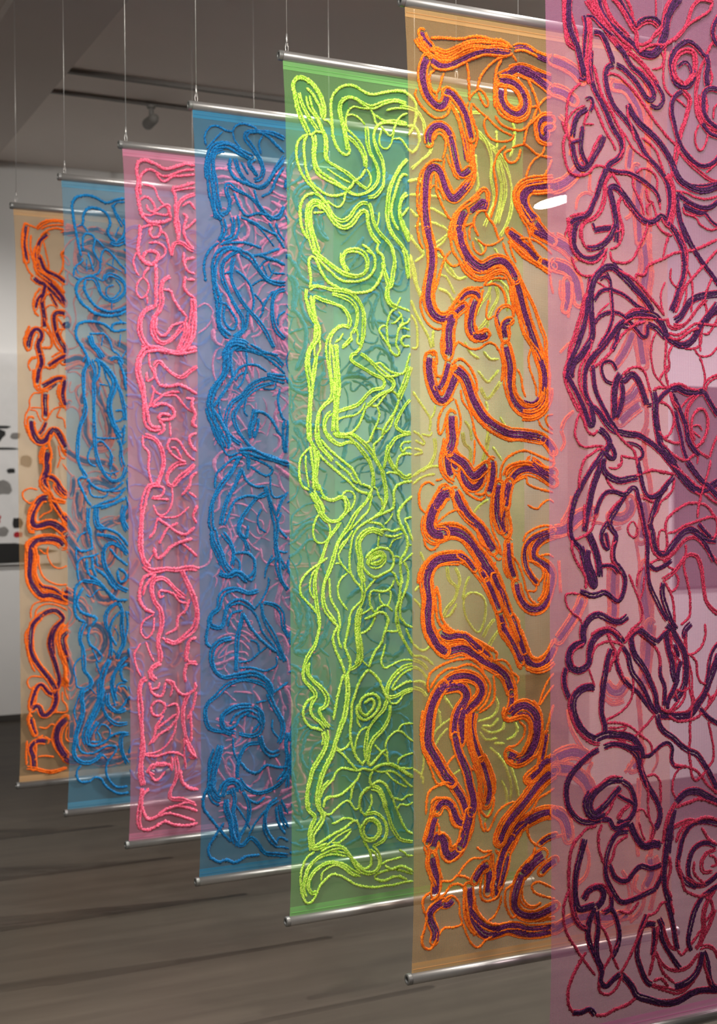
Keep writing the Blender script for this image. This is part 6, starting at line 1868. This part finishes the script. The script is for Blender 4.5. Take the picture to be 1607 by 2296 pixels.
def smooth_path(p, step):
    """Catmull-Rom through the traced points, resampled evenly"""
    if len(p) == 2:
        out = p
    else:
        q = np.vstack([2 * p[0] - p[1], p, 2 * p[-1] - p[-2]])
        if np.linalg.norm(p[0] - p[-1]) < 0.004: q[0] = p[-2]; q[-1] = p[1]
        out = []
        for i in range(1, len(q) - 2):
            a, b, c, d = q[i - 1:i + 3]
            t = np.linspace(0, 1, 9)[:-1, None]
            out.append(0.5 * ((2 * b) + (-a + c) * t + (2 * a - 5 * b + 4 * c - d) * t ** 2 + (-a + 3 * b - 3 * c + d) * t ** 3))
        out = np.vstack(out + [p[-1:]])
    L = np.concatenate([[0], np.cumsum(np.linalg.norm(np.diff(out, axis=0), axis=1))])
    n = max(4, int(L[-1] / step) + 1)
    s = np.linspace(0, L[-1], n)
    return np.stack([np.interp(s, L, out[:, 0]), np.interp(s, L, out[:, 1])], 1)
def offset_path(p, off):
    t = np.gradient(p, axis=0); t /= np.linalg.norm(t, axis=1)[:, None] + 1e-9
    return p + np.stack([-t[:, 1], t[:, 0]], 1) * (off[:, None] if isinstance(off, np.ndarray) else off)
def relax(p, it=2):
    for _ in range(it):
        q = p.copy(); q[1:-1] = 0.25 * p[:-2] + 0.5 * p[1:-1] + 0.25 * p[2:]; p = q
    return p
def wob(n, step, amp):
    s = np.arange(n) * step
    return amp * (np.sin(s / 0.021 + RNG.random() * 6.3) + 0.7 * np.sin(s / 0.043 + RNG.random() * 6.3)) / 1.4
def strand_set(path, width, d, step, layer=0.0, nsides=6, closed=False):
    """a band of parallel yarns of total width, each a twisted tube"""
    n = max(1, int(round(width / d)))
    pitch = width / n; rad = 0.5 * pitch * (1.12 if n > 1 else 1.0)
    parts = []
    for k in range(n):
        o = (k - (n - 1) / 2) * pitch
        c = offset_path(path, o + wob(len(path), step, pitch * (0.28 if n > 1 else 0.12)))
        if n > 1: c = relax(c, 2)
        y = -(0.55 * rad + layer + (0.25 * rad * (k % 2)) + 0.0004)
        p3 = np.stack([c[:, 0], np.full(len(c), y) - np.abs(wob(len(c), step, 0.25 * rad)), c[:, 1]], 1)
        parts.append(tube_pts(p3, rad, nsides, 0.8, 0.26, 0.011, 0.16))
    return parts
def outline_path(path, off, step):
    a = relax(offset_path(path, off), 6); b = relax(offset_path(path, -off), 6)[::-1]
    def cap(c, t, s):
        t = t / (np.linalg.norm(t) + 1e-9); nrm = np.array([-t[1], t[0]]) * s
        k = max(3, int(math.pi * off / step))
        an = np.linspace(0, math.pi, k + 2)[1:-1]
        return c + nrm * off * np.cos(an)[:, None] + t * off * np.sin(an)[:, None]
    e = cap(path[-1], path[-1] - path[-3], 1.0); s = cap(path[0], path[0] - path[2], 1.0)
    return np.vstack([a, e, b, s])

LAYER = [0]
def sew(i, root, rows, step, dyarn, main):
    for (k, wd, bd, pts) in rows:
        LAYER[0] = (LAYER[0] + 1) % 7
        lay = 0.0004 * LAYER[0]
        path = smooth_path(pts, step)
        if len(path) < 4: continue
        if k == 'p':
            if i == 6 and bd == 0: bd = -0.0050
            me = quads_mesh('core_yarn', strand_set(path, wd, dyarn * 0.72, step, lay + 0.001))
            co = link('core_yarn', me, YARN[i]['p'], root)
            if bd < 0:      # nearest panel: a crimson thread runs along both edges of every dark cord
                me = quads_mesh('edge_thread', [q for s_ in (1, -1) for q in strand_set(relax(offset_path(path, s_ * wd * 0.52), 3), 0.0034, dyarn, step, lay + 0.0008)])
                link('edge_thread', me, YARN[i]['r'], co)
            if bd > 0:
                op = smooth_path(outline_path(path, wd / 2 + bd * 0.42, step), step)
                me = quads_mesh('outline_yarn', strand_set(op, bd, dyarn * 0.85, step, lay))
                link('outline_yarn', me, YARN[i]['o'], co)
        else:
            nm = 'yarn_cord' if wd > dyarn * 1.5 else 'yarn_line'
            me = quads_mesh(nm, strand_set(path, wd, dyarn, step, lay))
            link(nm, me, YARN[i][k], root)

def runs_beyond(rows, lo, hi, remap, mirror=0, width=0.815):
    out = []
    for (k, wd, bd, pts) in rows:
        if k not in remap: continue
        ok = (pts[:, 0] > lo) & (pts[:, 0] < hi); i = 0
        while i < len(pts):
            if ok[i]:
                j = i
                while j < len(pts) and ok[j]: j += 1
                if j - i >= 3:
                    q = pts[i:j].copy()
                    if mirror: q[:, 0] = width - q[:, 0]
                    out.append((remap[k], wd, bd, q))
                i = j
            else: i += 1
    return out

ROD_R = 0.0138
def rod(name, root, z, length, cap_name='end_cap'):
    bm = bmesh.new()
    lathe(bm, [(0.012, ROD_R), (length - 0.012, ROD_R)], 'X', 32, (0, 0, z))
    r = bm_obj(name, bm, M_STEEL, root, True)
    e = r.data.edges
    for x0, sgn in ((0.0, 1), (length, -1)):
        bm = bmesh.new()
        rr = ROD_R
        pr = [(0.0045, rr * 0.40), (0.0045, rr * 0.52), (0.0, rr * 0.56), (0.0, rr * 0.86), (0.0016, rr * 0.985), (0.0095, rr * 1.03), (0.0105, rr * 0.95), (0.0118, rr * 0.95), (0.0122, rr)]
        lathe(bm, [(x0 + sgn * t, q) for t, q in pr], 'X', 32, (0, 0, z))
        c = bm_obj(cap_name, bm, M_CAP, r)
        bm = bmesh.new()
        lathe(bm, [(x0 + sgn * 0.0040, rr * 0.5), (x0 + sgn * 0.0050, rr * 0.5)], 'X', 20, (0, 0, z))
        lathe(bm, [(x0 + sgn * 0.0018, rr * 0.16), (x0 + sgn * 0.0052, rr * 0.22)], 'X', 6, (0, 0, z))
        bm_obj('socket_bolt', bm, M_BLACK, c)
    return r

def sheet(name, root, x0, x1, zs, mat, waist, y=0.0, ripple=0.0):
    """cloth strip; the free edges draw in a little away from the rods"""
    nx = 14
    v, q = [], []
    zt, zb = H_TOP - 0.02, 0.02
    for j, z in enumerate(zs):
        e = min(z - zb, zt - z); pull = waist * (1 - math.exp(-max(e, 0) / 0.12))
        for k in range(nx + 1):
            t = k / nx
            x = x0 + pull + (x1 - x0 - 2 * pull) * t
            v.append((x, y + ripple * math.sin(t * 9 + z * 1.3) * min(1, e / 0.2), z))
    for j in range(len(zs) - 1):
        for k in range(nx):
            a = j * (nx + 1) + k
            q.append((a, a + 1, a + nx + 2, a + nx + 1))
    me = bpy.data.meshes.new(name); me.from_pydata(v, [], q); me.update(); me.shade_smooth()
    return link(name, me, mat, root)

H_TOP = 2.36
ROOTS = []
for i, P in enumerate(PANELS):
    root = empty(P['name'], P['loc'], P['rot'])
    tag(root, P['label'], 'textile', 'embroidered sheer panels hung in a row')
    ROOTS.append(root)
    H_TOP = P['h']; Wd = P['w']
    rod('top_rod', root, H_TOP, Wd); rod('bottom_rod', root, 0.0, Wd)
    m = mat_sheer(P['cloth'], P['body'], P['tint'], P['fac'])
    mh = mat_sheer(P['cloth'] + '_hem', P['body'], P['tint'], min(0.93, P['fac'] + 0.30), weave=0.05)
    x0, x1 = 0.013, Wd - 0.013
    zs = [0.030] + list(np.linspace(0.04, H_TOP - 0.04, 40)) + [H_TOP - 0.030]
    sheet('fabric', root, x0, x1, zs, m, 0.010, 0.0, 0.0012)
    ht = sheet('hem', root, x0, x1, [H_TOP - ROD_R * 0.7, H_TOP - 0.024, H_TOP - 0.036, H_TOP - 0.0365], mh, 0.010, -0.0015)
    hb = sheet('hem', root, x0, x1, [ROD_R * 0.7, 0.020, 0.031, 0.0375], mh, 0.010, -0.0015)
    for zz in (H_TOP - 0.0265, 0.0215): box('hem_fold', (x0 + 0.004, -0.0030, zz), (x1 - 0.004, -0.0018, zz + 0.0012), mh, root)
    if i == 4:
        mi = mat_sheer('stitched_infill', (0.24, 0.62, 0.27), (0.80, 0.97, 0.84), 0.22, weave=0.08)
        for n_, ln in enumerate(INLAY.strip().split('\n')):
            ps = [tuple(float(c) / 2000 for c in q.split(',')) for q in ln.split()]
            bm = bmesh.new()
            bm.faces.new([bm.verts.new((a, -0.0006 - 0.00005 * n_, b)) for a, b in ps])
            bmesh.ops.triangulate(bm, faces=bm.faces)
            bm_obj('sheer_inlay', bm, mi, root)
    step = P['step']
    sew(i, root, STROKES[i], step, P['yarn'], None)
    for mo in P['more']:
        sew(i, root, runs_beyond(STROKES[mo[0]], *mo[1:]), step * 1.5, P['yarn'] * 1.3, None)

# ------------------------------------------------------------------ suspension cables
def cable(pan, s, label, zc=3.5):
    P = PANELS[pan]; x, y, z0 = P['loc']; a = P['rot']
    zt = z0 + P['h'] + ROD_R
    bx, by = x + s * math.cos(a), y + s * math.sin(a)
    root = empty('suspension_cable', (bx, by, zt)); tag(root, label, 'cable', 'steel cables holding up the panels')
    bm = bmesh.new(); lathe(bm, [(0.026, 0.0011), (zc - zt + 0.01, 0.0011)], 'Z', 8)
    bm_obj('wire', bm, M_WIRE, root, True)
    bm = bmesh.new(); lathe(bm, [(0.022, 0.0018), (0.024, 0.0030), (0.046, 0.0030), (0.048, 0.0018)], 'Z', 10)
    bm_obj('crimp_ferrule', bm, M_STEEL, root, True)
    th = np.linspace(0, 2 * math.pi, 25)
    p3 = np.stack([0.0042 * np.sin(th), 0.0 * th, 0.0105 - 0.0135 * np.cos(th)], 1)
    v, q = tube_pts(p3, 0.0013, 6)
    link('wire_loop', quads_mesh('wire_loop', [(v, q)]), M_STEEL, root)
    p3 = np.stack([0.0045 * np.sin(th * 3) * (1 - th / 9), 0.0036 * np.cos(th * 3), 0.020 - 0.0013 * th], 1)
    v, q = tube_pts(p3, 0.0011, 5)
    link('twisted_tail', quads_mesh('twisted_tail', [(v, q)]), M_WIRE, root)
NAMES = ['farthest amber panel', 'farther blue panel', 'pink panel', 'nearer blue panel', 'lime green panel', 'nearer amber panel', 'magenta panel']
for i, P in enumerate(PANELS):
    cable(i, 0.026, 'thin steel cable holding the left end of the ' + NAMES[i])
    cable(i, P['w'] - 0.034, 'thin steel cable holding the right end of the ' + NAMES[i])
cable(4, 0.565, 'thin steel cable right of centre on the lime green panel')

# ------------------------------------------------------------------ things on the walls and ceiling
def blotch(bm, x0, x1, z0, z1, y, rough=0.25, n=14):
    """irregular paint patch, a millimetre thick"""
    cx, cz, rx, rz = (x0 + x1) / 2, (z0 + z1) / 2, (x1 - x0) / 2, (z1 - z0) / 2
    ring = []
    for k in range(n):
        a = 2 * math.pi * k / n; c, s = math.cos(a), math.sin(a)
        q = 1 / max(abs(c), abs(s)); q = 0.5 * q + 0.5; q *= 1 - rough * random.random()
        ring.append((cx + rx * c * q, cz + rz * s * q))
    f = [bm.verts.new((x, y - 0.002, z)) for x, z in ring]; b = [bm.verts.new((x, y + 0.001, z)) for x, z in ring]
    bm.faces.new(f)
    for k in range(n): bm.faces.new((f[k], f[(k + 1) % n], b[(k + 1) % n], b[k]))
M_CANVAS = mat_plain('canvas_white', (0.72, 0.71, 0.70), 0.9, var=0.1, scale=12)
M_PBLACK = mat_plain('paint_black', (0.012, 0.012, 0.012), 0.6, var=0.5, scale=9)
M_PGREY = mat_plain('paint_grey', (0.22, 0.21, 0.20), 0.7, var=0.5, scale=9)
M_PRED = mat_plain('paint_red', (0.42, 0.01, 0.02), 0.6, var=0.2, scale=9)
pt_ = empty('abstract_painting', (1.2, 8.617, 1.0))
tag(pt_, 'white abstract canvas with black and red patches on the far wall at left', 'painting')
box('canvas', (-0.62, -0.045, 0.0), (0.855, -0.012, 1.35), M_CANVAS, pt_, 0.004)
box('stretcher', (-0.58, -0.012, 0.04), (0.815, 0.0, 1.31), M_PGREY, pt_)
for nm, mt, L_ in (('black_patch', M_PBLACK, [(0.28, 0.522, 0.775, 0.88), (0.40, 0.55, 0.868, 0.89), (0.40, 0.60, 0.733, 0.75), (0.513, 0.575, 0.583, 0.618), (0.545, 0.62, 0.225, 0.307), (-0.55, 0.852, 0.004, 0.158), (0.70, 0.852, 0.16, 0.44)]),
                   ('grey_patch', M_PGREY, [(0.54, 0.61, 0.80, 0.845), (0.40, 0.555, 0.445, 0.545), (0.60, 0.68, 0.62, 0.70), (0.71, 0.84, 0.47, 0.87), (0.62, 0.72, 0.30, 0.42), (0.62, 0.70, 0.165, 0.29), (0.45, 0.53, 0.18, 0.25)]),
                   ('red_patch', M_PRED, [(0.55, 0.62, 0.172, 0.212), (0.28, 0.497, 0.245, 0.335)])):
    for b_ in L_:
        bm = bmesh.new(); blotch(bm, *b_, -0.0455); bm_obj(nm, bm, mt, pt_)
M_DARKP = mat_plain('canvas_dark', (0.10, 0.09, 0.09), 0.8, var=0.35, scale=2.5)
M_FRAME = mat_plain('dark_frame', (0.05, 0.045, 0.045), 0.6)
dp = empty('dark_painting', (4.31, 5.227, 0.955)); tag(dp, 'dark grey canvas on the right partition, seen through the magenta panel', 'painting')
box('canvas', (0.0, -0.04, 0.0), (1.5, -0.01, 1.0), M_DARKP, dp, 0.004)
box('stretcher', (0.04, -0.01, 0.04), (1.46, 0.0, 0.96), M_FRAME, dp)
# round ceiling lamp, seen at a grazing angle
cl = empty('ceiling_lamp', (5.502, 7.975, 3.545)); tag(cl, 'round ceiling lamp glowing white behind the orange and magenta panels', 'lamp')
bm = bmesh.new(); lathe(bm, [(-0.012, 0.15), (0.004, 0.15), (0.012, 0.05), (0.05, 0.03)], 'Z', 32); bm_obj('housing', bm, M_GREY, cl)
bm = bmesh.new(); lathe(bm, [(-0.020, 0.09), (-0.017, 0.13), (-0.010, 0.142)], 'Z', 32); bm_obj('diffuser', bm, M_LENS, cl, True)
cl.rotation_euler = Matrix.Rotation(math.radians(-13), 3, Vector((0.44, 0.90, 0.0))).to_euler()
# track spotlight under the ceiling track
tl = empty('track_spotlight', (2.2, 7.00, 3.560)); tag(tl, 'small grey spotlight hanging under the ceiling track, between the cables at upper left', 'spotlight')
bm = bmesh.new(); lathe(bm, [(-0.07, 0.012), (0.0, 0.012)], 'Z', 12); bm_obj('stem', bm, M_GREY, tl, True)
bm = bmesh.new(); lathe(bm, [(-0.015, 0.022), (0.0, 0.024)], 'Z', 16); bm_obj('mounting_plate', bm, M_GREY, tl)
bm = bmesh.new(); lathe(bm, [(-0.07, 0.02), (-0.04, 0.028), (0.06, 0.032), (0.065, 0.032)], 'Y', 16, (0, 0, -0.085)); bm_obj('lamp_head', bm, M_GREY, tl, True)
